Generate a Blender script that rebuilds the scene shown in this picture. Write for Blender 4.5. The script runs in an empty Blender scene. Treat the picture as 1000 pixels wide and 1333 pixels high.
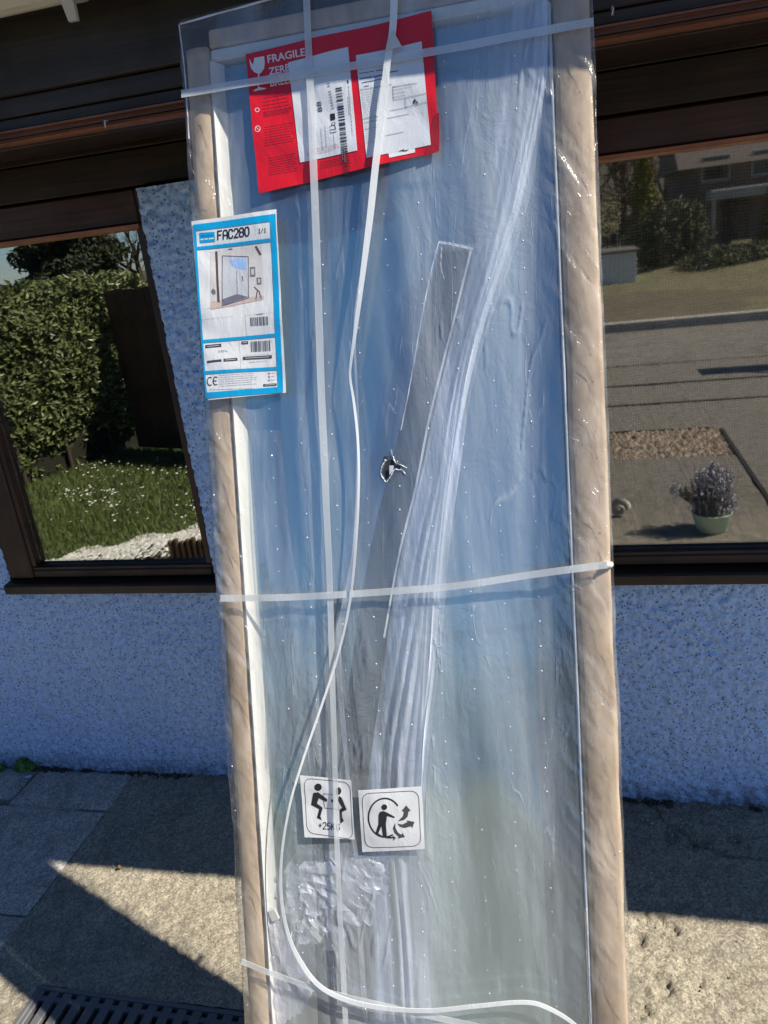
import bpy, math, random
import numpy as np
from mathutils import Matrix, Vector
random.seed(7); rng = np.random.default_rng(7)
S = bpy.context.scene
COL = S.collection

# ------------------------------------------------------------------ camera, sky, sun, exposure
F = 1000.0; CX, CY = 500.0, 666.5; EYE = np.array([0.0, 0.0, 1.58])
d_ = np.array([340.0, 2794.0, F]); d_ /= np.linalg.norm(d_)
r_ = np.array([4000.0, -169.0, -F]); r_ -= d_*(r_@d_); r_ /= np.linalg.norm(r_)
R = np.array([r_, np.cross(-d_, r_), -d_])          # rows: world X, Y, Z in camera axes (right, down, forward)
cam = bpy.data.objects.new('camera', bpy.data.cameras.new('camera')); COL.objects.link(cam)
cam.data.sensor_fit = 'HORIZONTAL'; cam.data.sensor_width = 36; cam.data.lens = 36
cam.data.clip_start = 0.02; cam.data.clip_end = 600
M = Matrix.Identity(4)
for i in range(3):
    M[i][0] = R[i, 0]; M[i][1] = -R[i, 1]; M[i][2] = -R[i, 2]; M[i][3] = EYE[i]
cam.matrix_world = M
S.camera = cam
TO_SUN = Vector((0.90, -0.085, 1.0)).normalized()
W = bpy.data.worlds.new('World'); S.world = W; W.use_nodes = True
nt = W.node_tree; bg = nt.nodes['Background']
sky = nt.nodes.new('ShaderNodeTexSky'); sky.sky_type = 'NISHITA'; sky.sun_disc = False
sky.sun_elevation = math.asin(TO_SUN.z); sky.sun_rotation = math.atan2(TO_SUN.x, TO_SUN.y)
sky.air_density = 1.0; sky.dust_density = 0.1; sky.ozone_density = 6.0; sky.altitude = 600
tint = nt.nodes.new('ShaderNodeMix'); tint.data_type = 'RGBA'; tint.blend_type = 'MULTIPLY'; tint.inputs[0].default_value = 1.0
tint.inputs[7].default_value = (0.80, 0.94, 1.10, 1)
nt.links.new(sky.outputs[0], tint.inputs[6]); nt.links.new(tint.outputs[2], bg.inputs[0]); bg.inputs[1].default_value = 0.06
sun = bpy.data.objects.new('sun', bpy.data.lights.new('sun', 'SUN')); COL.objects.link(sun)
sun.data.energy = 5.0; sun.data.angle = math.radians(0.5); sun.data.color = (1.0, 0.93, 0.80)
sun.rotation_euler = TO_SUN.to_track_quat('Z', 'Y').to_euler()
S.view_settings.view_transform = 'Standard'; S.view_settings.look = 'None'
S.view_settings.exposure = 0.92; S.view_settings.gamma = 1.0; S.view_settings.use_curve_mapping = False

# ------------------------------------------------------------------ measuring helpers: from a sighting to a place on a known plane
def ray(px, py): return R @ np.array([px-CX, py-CY, F])
def onplane(px, py, P, N):
    v = ray(px, py); t = ((np.array(P)-EYE)@N)/(v@N); return EYE+t*v
def onground(px, py): return onplane(px, py, (0, 0, 0), np.array([0, 0, 1.0]))
def onwall(px, py, Y): return onplane(px, py, (0, Y, 0), np.array([0, 1.0, 0]))
YG = 1.885                                           # plane of the window panes
def mirrored(px, py, Y):                             # place seen in the panes, at world depth Y
    v = ray(px, py); t = (2*YG-Y)/v[1]; return np.array([v[0]*t, Y, EYE[2]+v[2]*t])
def mirrored_ground(px, py):
    q = onground(px, py); return np.array([q[0], 2*YG-q[1], 0])

# ------------------------------------------------------------------ numpy noise
def _h(ix, iy, s):
    n = (ix.astype(np.int64)*374761393 + iy.astype(np.int64)*668265263 + s*2147483647) & 0xffffffff
    n = ((n ^ (n >> 13))*1274126177) & 0xffffffff
    n = ((n ^ (n >> 15))*2246822519) & 0xffffffff
    return ((n ^ (n >> 16)) & 0xffffff)/float(0xffffff)
def vn(x, y, s=0):
    x = np.asarray(x, float); y = np.asarray(y, float)
    ix = np.floor(x); iy = np.floor(y); fx = x-ix; fy = y-iy
    fx = fx*fx*(3-2*fx); fy = fy*fy*(3-2*fy)
    a = _h(ix, iy, s); b = _h(ix+1, iy, s); c = _h(ix, iy+1, s); d = _h(ix+1, iy+1, s)
    return (a*(1-fx)+b*fx)*(1-fy)+(c*(1-fx)+d*fx)*fy-0.5
def fbm(x, y, s=0, o=4):
    r = 0; a = 1.0
    for k in range(o): r = r+a*vn(x*2**k, y*2**k, s+k*17); a *= 0.5
    return r
def sstep(a, b, x):
    t = np.clip((np.asarray(x, float)-a)/(b-a), 0, 1); return t*t*(3-2*t)

# ------------------------------------------------------------------ object helpers
def props(o, label=None, cat=None, group=None, kind=None):
    if label: o['label'] = label
    if cat: o['category'] = cat
    if group: o['group'] = group
    if kind: o['kind'] = kind
    return o
def obj(name, V, Fc, mat, parent=None, smooth=False, **k):
    me = bpy.data.meshes.new(name)
    me.from_pydata([tuple(v) for v in V] if not isinstance(V, np.ndarray) else V.tolist(), [], Fc if not isinstance(Fc, np.ndarray) else Fc.tolist())
    if mat: me.materials.append(mat)
    if smooth: me.polygons.foreach_set('use_smooth', [True]*len(me.polygons))
    me.update()
    o = bpy.data.objects.new(name, me); COL.objects.link(o)
    if parent: o.parent = parent
    return props(o, **k)
def empty(name, loc, label, cat, group=None):
    o = bpy.data.objects.new(name, None); COL.objects.link(o); o.location = loc
    o.empty_display_size = 0.1
    return props(o, label, cat, group)
class MB:
    def __init__(s): s.v = []; s.f = []
    def add(s, V, Fc):
        n = len(s.v); s.v += [tuple(map(float, p)) for p in V]; s.f += [tuple(int(i)+n for i in f) for f in Fc]
    def box(s, x0, x1, y0, y1, z0, z1, b=0.0):
        if b <= 0:
            V = [(x, y, z) for x in (x0, x1) for y in (y0, y1) for z in (z0, z1)]
            s.add(V, [(0, 1, 3, 2), (4, 6, 7, 5), (0, 4, 5, 1), (2, 3, 7, 6), (0, 2, 6, 4), (1, 5, 7, 3)]); return
        # chamfered box
        V = []; idx = {}
        for i, x in enumerate((x0, x1)):
            for j, y in enumerate((y0, y1)):
                for k, z in enumerate((z0, z1)):
                    sx, sy, sz = (b if i == 0 else -b), (b if j == 0 else -b), (b if k == 0 else -b)
                    for ax in range(3):
                        idx[(i, j, k, ax)] = len(V)
                        V.append((x+(0 if ax == 0 else sx), y+(0 if ax == 1 else sy), z+(0 if ax == 2 else sz)))
        Fs = []
        for ax in range(3):
            for side in (0, 1):
                q = []
                for (a, c) in ((0, 0), (1, 0), (1, 1), (0, 1)):
                    key = [a, c]; key.insert(ax, side); q.append(idx[(*key, ax)])
                Fs.append(tuple(q))
        for ax in range(3):          # edges along ax
            o1, o2 = [a for a in range(3) if a != ax]
            for a in (0, 1):
                for c in (0, 1):
                    k0 = [0, 0, 0]; k0[o1] = a; k0[o2] = c; k1 = list(k0); k1[ax] = 1
                    Fs.append((idx[(*k0, o1)], idx[(*k1, o1)], idx[(*k1, o2)], idx[(*k0, o2)]))
        for i in (0, 1):
            for j in (0, 1):
                for k in (0, 1): Fs.append((idx[(i, j, k, 0)], idx[(i, j, k, 1)], idx[(i, j, k, 2)]))
        s.add(V, Fs)
    def tube(s, pts, rad, n=8, cap=True):
        pts = [Vector(p) for p in pts]; rad = rad if hasattr(rad, '__len__') else [rad]*len(pts)
        base = len(s.v); V = []; Fs = []
        for i, p in enumerate(pts):
            t = (pts[min(i+1, len(pts)-1)]-pts[max(i-1, 0)]).normalized()
            a = t.cross(Vector((0, 0, 1)));
            if a.length < 1e-3: a = t.cross(Vector((1, 0, 0)))
            a.normalize(); c = t.cross(a)
            for k in range(n):
                th = 2*math.pi*k/n; V.append(p+(a*math.cos(th)+c*math.sin(th))*rad[i])
        for i in range(len(pts)-1):
            for k in range(n):
                Fs.append((i*n+k, i*n+(k+1) % n, (i+1)*n+(k+1) % n, (i+1)*n+k))
        if cap: Fs.append(tuple(range(n))); Fs.append(tuple(range((len(pts)-1)*n, len(pts)*n)))
        s.add(V, Fs)
    def prism(s, prof, x0, x1):      # profile (y,z) run along x
        n = len(prof); V = [(x0, y, z) for y, z in prof]+[(x1, y, z) for y, z in prof]
        s.add(V, [(i, (i+1) % n, n+(i+1) % n, n+i) for i in range(n)]+[tuple(range(n)), tuple(range(n, 2*n))])
    def build(s, name, mat, parent=None, smooth=False, **k):
        return obj(name, s.v, s.f, mat, parent, smooth, **k)
def gridfaces(nx, ny):
    i = np.arange(nx-1)[:, None]*ny+np.arange(ny-1)[None, :]; i = i.ravel()
    return np.stack([i, i+ny, i+ny+1, i+1], 1)

# ------------------------------------------------------------------ materials
def mat(name, base=(0.5, 0.5, 0.5), rough=0.6, **kw):
    m = bpy.data.materials.new(name); m.use_nodes = True
    b = m.node_tree.nodes['Principled BSDF']
    b.inputs['Base Color'].default_value = (*base, 1); b.inputs['Roughness'].default_value = rough
    for k, v in kw.items(): b.inputs[k.replace('_', ' ')].default_value = v
    return m
class N:
    def __init__(s, m): s.t = m.node_tree; s.b = s.t.nodes.get('Principled BSDF'); s.out = s.t.nodes['Material Output']
    def n(s, ty, **kw):
        nd = s.t.nodes.new(ty)
        for k, v in kw.items():
            if hasattr(nd, k): setattr(nd, k, v)
            else: nd.inputs[k.replace('_', ' ')].default_value = v
        return nd
    def l(s, a, b): s.t.links.new(a, b)
    def coords(s, scale=(1, 1, 1), kind='Object', rot=(0, 0, 0)):
        c = s.n('ShaderNodeTexCoord'); mp = s.n('ShaderNodeMapping'); s.l(c.outputs[kind], mp.inputs[0])
        mp.inputs['Scale'].default_value = scale; mp.inputs['Rotation'].default_value = rot; return mp.outputs[0]
    def noise(s, vec, scale, detail=4, rough=0.6, dist=0.0):
        n_ = s.n('ShaderNodeTexNoise'); s.l(vec, n_.inputs['Vector']); n_.inputs['Scale'].default_value = scale
        n_.inputs['Detail'].default_value = detail; n_.inputs['Roughness'].default_value = rough; n_.inputs['Distortion'].default_value = dist
        return n_.outputs[0]
    def ramp(s, val, stops):
        r = s.n('ShaderNodeValToRGB'); e = r.color_ramp.elements
        while len(e) < len(stops): e.new(0.5)
        for el, (p, c) in zip(e, stops):
            el.position = p; el.color = (*c, 1) if hasattr(c, '__len__') else (c, c, c, 1)
        s.l(val, r.inputs[0]); return r.outputs[0]
    def mix(s, fac, a, b, mode='MIX'):
        m_ = s.n('ShaderNodeMix'); m_.data_type = 'RGBA'; m_.blend_type = mode
        for sock, v in ((m_.inputs[0], fac), (m_.inputs[6], a), (m_.inputs[7], b)):
            if hasattr(v, 'is_output'): s.l(v, sock)
            elif hasattr(v, '__len__'): sock.default_value = (*v, 1)
            else: sock.default_value = v
        return m_.outputs[2]
    def math(s, op, a, b=0.0):
        m_ = s.n('ShaderNodeMath', operation=op)
        for sock, v in ((m_.inputs[0], a), (m_.inputs[1], b)):
            if hasattr(v, 'is_output'): s.l(v, sock)
            else: sock.default_value = v
        return m_.outputs[0]
    def bump(s, h, strength=0.5, dist=0.01, into=None):
        b = s.n('ShaderNodeBump'); b.inputs['Strength'].default_value = strength; b.inputs['Distance'].default_value = dist
        s.l(h, b.inputs['Height'])
        if into is None: s.l(b.outputs[0], s.b.inputs['Normal'])
        return b.outputs[0]

def wood_mat(name, dark, light, rough=0.45, axis=0, scale=1.0):
    m = mat(name, dark, rough); k = N(m)
    sc = [60, 60, 60]; sc[axis] = 2.5
    v = k.coords(tuple(x*scale for x in sc)); g = k.noise(v, 1.0, 6, 0.65, 0.4)
    v2 = k.coords((3, 3, 3)); g2 = k.noise(v2, 1.6, 4)
    c = k.ramp(g, [(0.3, dark), (0.68, light)])
    c = k.mix(k.ramp(g2, [(0.35, 0.0), (0.7, 0.6)]), c, tuple(x*0.45 for x in dark))
    k.l(c, k.b.inputs['Base Color']); k.bump(g, 0.5, 0.003)
    k.l(k.ramp(g2, [(0.3, rough-0.1), (0.7, rough+0.2)]), k.b.inputs['Roughness'])
    return m
WOOD = wood_mat('stained_wood', (0.013, 0.007, 0.005), (0.050, 0.020, 0.011))
WOODV = wood_mat('stained_wood_upright', (0.022, 0.010, 0.006), (0.08, 0.03, 0.016), axis=2)
WOODR = wood_mat('red_stained_wood', (0.13, 0.038, 0.014), (0.34, 0.105, 0.038), 0.35)
WOODM = wood_mat('mid_red_wood', (0.028, 0.010, 0.006), (0.10, 0.033, 0.016), 0.45)
WOODB = wood_mat('orange_varnished_bead', (0.34, 0.11, 0.035), (0.58, 0.22, 0.08), 0.3)
WOODD = wood_mat('weathered_dark_board', (0.020, 0.016, 0.015), (0.045, 0.034, 0.030), 0.6)
WOODFENCE = wood_mat('dark_fence_wood', (0.07, 0.04, 0.028), (0.14, 0.085, 0.055), 0.7, axis=2)

def roughcast():
    m = mat('roughcast_paint', (0.5, 0.58, 0.75), 0.85); k = N(m); v = k.coords()
    n1 = k.noise(v, 150, 3, 0.6); n2 = k.noise(v, 3.0, 4)
    vo = k.n('ShaderNodeTexVoronoi'); k.l(v, vo.inputs['Vector']); vo.inputs['Scale'].default_value = 100
    pit = k.ramp(vo.outputs['Distance'], [(0.12, 1.0), (0.34, 0.0)])
    gate = k.ramp(k.noise(v, 40, 2), [(0.42, 0.0), (0.48, 1.0)])
    base = k.mix(k.ramp(n2, [(0.3, 0.0), (0.7, 1.0)]), (0.40, 0.58, 0.86), (0.49, 0.67, 0.93))
    base = k.mix(k.ramp(n1, [(0.38, 0.45), (0.50, 0.0)]), base, (0.20, 0.26, 0.40))
    base = k.mix(k.ramp(k.noise(v, 60, 3), [(0.36, 0.5), (0.5, 0.0)]), base, (0.24, 0.31, 0.46))
    base = k.mix(k.math('MULTIPLY', pit, gate), base, (0.05, 0.05, 0.07))
    sep = k.n('ShaderNodeSeparateXYZ'); k.l(v, sep.inputs[0])      # soil splashed up the foot of the wall
    dirt = k.math('MULTIPLY', k.ramp(k.math('ADD', sep.outputs[2], k.math('MULTIPLY', n2, 0.05)), [(0.02, 1.0), (0.10, 0.0)]), k.ramp(k.noise(v, 25, 3), [(0.35, 0.2), (0.6, 0.9)]))
    base = k.mix(dirt, base, (0.10, 0.09, 0.08))
    k.l(base, k.b.inputs['Base Color']); k.bump(k.noise(v, 260, 3), 0.5, 0.002)
    return m
ROUGHCAST = roughcast()

def concrete(name, a, b, c, sc=1.0, outer_dark=None):
    m = mat(name, a, 0.9); k = N(m); v = k.coords((sc, sc, sc))
    n1 = k.noise(v, 2.2, 6, 0.7); n2 = k.noise(v, 210, 4, 0.75); n3 = k.noise(v, 14, 5, 0.7)
    vo = k.n('ShaderNodeTexVoronoi'); k.l(v, vo.inputs['Vector']); vo.inputs['Scale'].default_value = 190
    agg = k.ramp(vo.outputs['Color'], [(0.2, 0.55), (0.85, 1.4)])
    col = k.mix(k.ramp(n1, [(0.35, 0.0), (0.65, 1.0)]), a, b)
    col = k.mix(k.ramp(n3, [(0.45, 0.0), (0.72, 0.7)]), col, c)
    col = k.mix(0.8, col, agg, 'MULTIPLY')
    col = k.mix(k.ramp(n2, [(0.36, 0.85), (0.48, 0.0)]), col, tuple(x*0.35 for x in a))
    col = k.mix(k.ramp(k.noise(v, 6.5, 6, 0.75, 0.8), [(0.50, 0.0), (0.68, 0.6)]), col, tuple(x*0.38 for x in a))
    if outer_dark:      # the outer part of the patio is darkened to cut its bounce light
        sp = k.n('ShaderNodeSeparateXYZ'); k.l(v, sp.inputs[0])
        f_ = k.ramp(k.math('ADD', k.math('MULTIPLY', sp.outputs[1], -0.5), k.math('MULTIPLY', n1, 0.5)), [(0.10, 0.0), (0.45, 1.0)])
        col = k.mix(f_, col, k.mix(0.8, k.mix(k.ramp(n3, [(0.4, 0.0), (0.65, 1.0)]), outer_dark, tuple(x*0.65 for x in outer_dark)), agg, 'MULTIPLY'))
    k.l(col, k.b.inputs['Base Color']); k.bump(k.math('ADD', n2, k.math('MULTIPLY', n3, 0.4)), 0.8, 0.006)
    return m
CONC = concrete('worn_aggregate_concrete', (0.31, 0.275, 0.21), (0.385, 0.345, 0.26), (0.23, 0.19, 0.15), outer_dark=(0.19, 0.17, 0.145))
SLAB = concrete('grey_paving_concrete', (0.44, 0.42, 0.38), (0.54, 0.51, 0.45), (0.32, 0.26, 0.23))
ASPH = concrete('old_asphalt', (0.17, 0.15, 0.13), (0.22, 0.20, 0.17), (0.13, 0.12, 0.11), 0.3)
SOIL = concrete('dry_soil', (0.16, 0.12, 0.08), (0.11, 0.09, 0.05), (0.07, 0.08, 0.03), 0.5)
TURF = concrete('turf', (0.06, 0.085, 0.025), (0.10, 0.11, 0.035), (0.045, 0.06, 0.02), 0.3)
IRON = mat('cast_iron', (0.13, 0.13, 0.135), 0.55, Metallic=0.3); k = N(IRON); k.bump(k.noise(k.coords(), 140), 0.4, 0.002)
BLACK = mat('drain_void', (0.008, 0.008, 0.008), 0.9)

def leafmat(name, a, b, rough=0.35):
    m = mat(name, a, rough); k = N(m); g = k.n('ShaderNodeNewGeometry')
    k.l(k.ramp(g.outputs['Random Per Island'], [(0.0, a), (0.75, b), (1.0, tuple(min(1, x*1.35) for x in b))]), k.b.inputs['Base Color'])
    return m
LAUREL = leafmat('laurel_leaf', (0.07, 0.095, 0.03), (0.17, 0.20, 0.075), 0.42)
CONIF = leafmat('conifer_spray', (0.02, 0.028, 0.012), (0.045, 0.055, 0.022), 0.7)
GOLD = leafmat('golden_conifer_spray', (0.12, 0.13, 0.02), (0.22, 0.20, 0.03), 0.6)
BUSH = leafmat('bush_leaf', (0.04, 0.05, 0.02), (0.08, 0.09, 0.03), 0.6)
GRASS = leafmat('grass_blade', (0.075, 0.115, 0.03), (0.14, 0.18, 0.055), 0.6)
TWIG = mat('bare_twigs', (0.09, 0.06, 0.045), 0.9)
BARK = mat('bark', (0.08, 0.055, 0.04), 0.95)
LAVL = leafmat('grey_green_leaf', (0.10, 0.12, 0.10), (0.17, 0.19, 0.17), 0.7)
LAVF = leafmat('lavender_flower', (0.35, 0.32, 0.45), (0.50, 0.47, 0.60), 0.8)
WHITE = mat('white_paint', (0.75, 0.75, 0.72), 0.6)
CREAM = mat('cream_plastic_gutter', (0.62, 0.58, 0.46), 0.45); k = N(CREAM)
k.l(k.mix(k.ramp(k.noise(k.coords((1, 8, 8)), 3, 5), [(0.4, 0.0), (0.75, 0.8)]), (0.66, 0.62, 0.50), (0.34, 0.31, 0.24)), k.b.inputs['Base Color'])
ROOMW = mat('room_wall', (0.10, 0.09, 0.08), 0.9)
GRAVEL = leafmat('pale_gravel', (0.42, 0.41, 0.38), (0.62, 0.61, 0.58), 0.8)
RUBBLE = leafmat('rubble_stone', (0.17, 0.13, 0.10), (0.30, 0.235, 0.18), 0.9)
TILE = mat('roof_tile', (0.22, 0.09, 0.05), 0.8)

def glassmat(name, refl, rough=0.0, tint=(0.95, 0.97, 0.96)):
    m = bpy.data.materials.new(name); m.use_nodes = True; k = N(m); k.t.nodes.remove(k.b)
    t = k.n('ShaderNodeBsdfTransparent'); t.inputs[0].default_value = (*tint, 1)
    g = k.n('ShaderNodeBsdfGlossy'); g.inputs['Roughness'].default_value = rough; g.inputs[0].default_value = (0.95, 0.93, 0.88, 1)
    f = k.n('ShaderNodeLayerWeight'); f5 = k.math('POWER', f.outputs['Facing'], 5.0)
    fac = k.math('MINIMUM', k.math('ADD', k.math('MULTIPLY', f5, 0.7), refl+0.04), 0.95)
    mx = k.n('ShaderNodeMixShader'); k.l(fac, mx.inputs[0]); k.l(t.outputs[0], mx.inputs[1]); k.l(g.outputs[0], mx.inputs[2])
    k.l(mx.outputs[0], k.out.inputs[0]); return m
PANE = glassmat('window_glass', 0.24, 0.010)

# ------------------------------------------------------------------ GROUND AND SETTING
obj('ground', [(-200, -300, -0.05), (200, -300, -0.05), (200, 60, -0.05), (-200, 60, -0.05)], [(0, 1, 2, 3)], SOIL, kind='structure')
WALLY = 1.860
def axis(fine0, fine1, step, lo, hi, coarse=0.12):
    a = np.arange(lo, fine0, coarse); b = np.arange(fine0, fine1, step); c = np.append(np.arange(fine1, hi, coarse), hi)
    return np.concatenate([a, b, c])
def crack_field(X, Y, poly, wob, s):
    d = np.full(X.shape, 9.0)
    Xw = X+fbm(X*14, Y*14, s, 3)*wob; Yw = Y+fbm(X*14, Y*14, s+5, 3)*wob
    for (x0, y0), (x1, y1) in zip(poly[:-1], poly[1:]):
        dx, dy = x1-x0, y1-y0; L2 = dx*dx+dy*dy
        t = np.clip(((Xw-x0)*dx+(Yw-y0)*dy)/L2, 0, 1); d = np.minimum(d, np.hypot(Xw-x0-t*dx, Yw-y0-t*dy))
    return d
DR = (-1.275, -0.62, 0.985, 1.10)                       # the channel drain opening
gx = axis(-1.445, 1.05, 0.006, -1.445, 5.0); gy = axis(0.55, WALLY+0.02, 0.006, -4.75, WALLY+0.03)
X, Y = np.meshgrid(gx, gy, indexing='ij')
Z = fbm(X*1.5, Y*1.5, 3, 3)*0.006+fbm(X*9, Y*9, 8, 4)*0.006+fbm(X*62, Y*62, 11, 3)*0.0055
gp = lambda a: [tuple(onground(*p)[:2]) for p in a]
for poly, w, dp in ((gp([(855, 1043), (862, 1062), (885, 1078), (915, 1095), (935, 1107), (975, 1114), (1010, 1116)]), 0.004, 0.012),
                    (gp([(858, 1190), (868, 1200), (878, 1216)]), 0.004, 0.012),
                    (gp([(842, 1188), (850, 1205)]), 0.003, 0.008),
                    (gp([(250, 1030), (238, 1060), (200, 1072)]), 0.003, 0.006)):
    dd = crack_field(X, Y, poly, 0.03, 31); Z -= dp*(1-sstep(w*0.5, w*2.0, dd))
for px, py, r0 in ((829, 1225, 0.020), (858, 1284, 0.030), (836, 1318, 0.024), (152, 1131, 0.006), (912, 1282, 0.008), (870, 1085, 0.03), (905, 1095, 0.035), (955, 1090, 0.02)):
    c = onground(px, py); dd = np.hypot(X-c[0], Y-c[1])+fbm(X*60, Y*60, 77, 3)*r0*0.9
    Z -= 0.013*(1-sstep(r0*0.4, r0, dd))
for k_ in range(26):
    cx_, cy_ = rng.uniform(-0.9, 0.6), rng.uniform(1.47, 1.83); r0 = rng.uniform(0.006, 0.022)
    Z -= 0.006*(1-sstep(r0*0.4, r0, np.hypot((X-cx_)*0.6, Y-cy_)+fbm(X*60, Y*60, k_, 3)*r0))
V = np.stack([X, Y, Z], -1).reshape(-1, 3); Fc = gridfaces(len(gx), len(gy))
cen = V[Fc].mean(1)
keep = ~((cen[:, 0] > DR[0]) & (cen[:, 0] < DR[1]) & (cen[:, 1] > DR[2]) & (cen[:, 1] < DR[3]))
bed = (0.28, 1.05, -2.12, -1.42)
keep &= ~((cen[:, 0] > bed[0]) & (cen[:, 0] < bed[1]) & (cen[:, 1] > bed[2]) & (cen[:, 1] < bed[3]))
obj('patio', V, Fc[keep], CONC, smooth=True, kind='structure')

# paving slabs left of the joint, each its own piece
paving = obj('paving_bed', [(-6, -0.4, -0.03), (-1.44, -0.4, -0.03), (-1.44, 1.88, -0.03), (-6, 1.88, -0.03)], [(0, 1, 2, 3)], SOIL, kind='structure')
def slab(x0, x1, y0, y1, seed, crack=None):
    n = 26; xs = np.linspace(x0, x1, n); ys = np.linspace(y0, y1, n)
    e = 0.006
    A, B = np.meshgrid(xs, ys, indexing='ij')
    Zs = 0.002*math.sin(seed*3)+fbm(A*3, B*3, seed, 3)*0.006+fbm(A*45, B*45, seed+3, 3)*0.003
    ed = np.minimum.reduce([A-x0, x1-A, B-y0, y1-B]); Zs -= 0.005*(1-sstep(0, 0.014, ed+fbm(A*30, B*30, seed, 2)*0.004))
    if crack: Zs -= 0.007*(1-sstep(0.002, 0.010, crack_field(A, B, crack, 0.03, seed)))
    A2 = A+fbm(A*12, B*12, seed+9, 3)*0.004*(ed < 1e-6); B2 = B+fbm(B*12, A*12, seed+19, 3)*0.004*(ed < 1e-6)
    V = np.stack([A2, B2, Zs], -1).reshape(-1, 3).tolist(); Fs = gridfaces(n, n).tolist()
    m = MB(); m.add(V, Fs)
    rim = [i*n for i in range(n)]+[(n-1)*n+j for j in range(1, n)]+[i*n+n-1 for i in range(n-2, -1, -1)]+[j for j in range(n-2, 0, -1)]
    low = [(*V[i][:2], -0.035) for i in rim]; b0 = len(m.v); m.v += low; L = len(rim)
    for i in range(L): m.f.append((rim[i], b0+i, b0+(i+1) % L, rim[(i+1) % L]))
    return m.build('paving_slab', SLAB, paving, smooth=False)
g_ = 0.004
slab(-1.815+g_, -1.449, 1.677+g_, 1.852, 1)
slab(-2.36, -1.815-g_, 1.70+g_, 1.852, 2)
slab(-1.97+g_, -1.449, 1.282+g_, 1.677-g_, 3, gp([(-20, 1085), (10, 1090), (36, 1102)]))
slab(-2.36, -1.97-g_, 1.282+g_, 1.70-g_, 4)
slab(-1.90+g_, -1.449, 0.86+g_, 1.282-g_, 5)
for i, (x, y) in enumerate([(-1.96, .45), (-2.39, .45), (-2.39, .87), (-2.80, .45), (-2.80, .87), (-2.80, 1.29)]):
    slab(x+g_, x+0.42-g_, y+g_, y+0.40-g_, 8+i)
# scraps of moss and dirt packed along the foot of the wall
m = MB()
for i in range(900):
    x = rng.uniform(-2.0, 0.9); y = WALLY-0.004-abs(rng.normal(0, 0.008)); s_ = rng.uniform(0.003, 0.009); h = rng.uniform(0.002, 0.011)
    if fbm(np.array([x*5.]), np.array([0.]), 5)[0] < -0.12: continue
    m.add([(x-s_, y-s_, 0), (x+s_, y-s_*0.6, 0), (x+s_*0.7, y+s_, 0.001), (x-s_*0.5, y+s_, 0), (x, y, h)], [(0, 1, 4), (1, 2, 4), (2, 3, 4), (3, 0, 4)])
m.build('moss_and_dirt', mat('moss_dirt', (0.035, 0.035, 0.022), 0.95), kind='stuff', label='dark dirt and moss packed along the foot of the roughcast wall', )

m = MB()
for i in range(900):
    x = rng.uniform(-1.4, 0.9); y = WALLY-abs(rng.normal(0, 0.25))-0.01; s_ = rng.uniform(0.0012, 0.0038)*(1 if rng.uniform() < 0.97 else 1.8); z = 0.002; a = rng.uniform(0, 6.28)
    m.add([(x+s_*math.cos(a), y+s_*math.sin(a), z), (x+s_*math.cos(a+2.1), y+s_*math.sin(a+2.1), z), (x+s_*math.cos(a+4.2), y+s_*math.sin(a+4.2), z), (x, y, z+s_)], [(0, 1, 3), (1, 2, 3), (2, 0, 3)])
m.build('grit', leafmat('grit_stones', (0.12, 0.10, 0.08), (0.45, 0.40, 0.32), 0.9), kind='stuff', label='loose grit and tiny stones scattered on the patio before the wall')
# channel drain
dr = empty('channel_drain', (-0.95, 1.04, 0), 'cast iron channel drain grate with slanted slots set in the concrete', 'drain')
dl = Vector(dr.location)
def P_(m): m.v = [(x-dl.x, y-dl.y, z-dl.z) for x, y, z in m.v]; return m
x0, x1, y0, y1 = DR
m = MB(); m.box(x0, x1, y0, y1, -0.09, -0.08); P_(m).build('channel', BLACK, dr)
m = MB(); m.box(x0, x1, y1-0.010, y1, -0.08, 0.004, 0.0015); m.box(x0, x1, y0, y0+0.010, -0.08, 0.004, 0.0015)
m.box(x0, x0+0.012, y0+0.010, y1-0.010, -0.08, 0.004, 0.0015); m.box(x1-0.012, x1, y0+0.010, y1-0.010, -0.08, 0.004, 0.0015)
P_(m).build('grate_frame', IRON, dr)
nb = 17; pitch = (x1-x0-0.024)/nb
for i in range(nb+1):
    cx_ = x0+0.012+i*pitch; m = MB(); sl = 0.0
    m.box(cx_-pitch*0.30, cx_+pitch*0.30, y0+0.010, y1-0.010, -0.012, 0.002, 0.002)
    P_(m).build('grate_bar', IRON, dr)
m = MB(); m.box(x0+0.012, x1-0.012, (y0+y1)/2-0.006+0.03, (y0+y1)/2+0.006+0.03, -0.012, -0.0005, 0.001); P_(m).build('cross_rib', IRON, dr)

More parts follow.
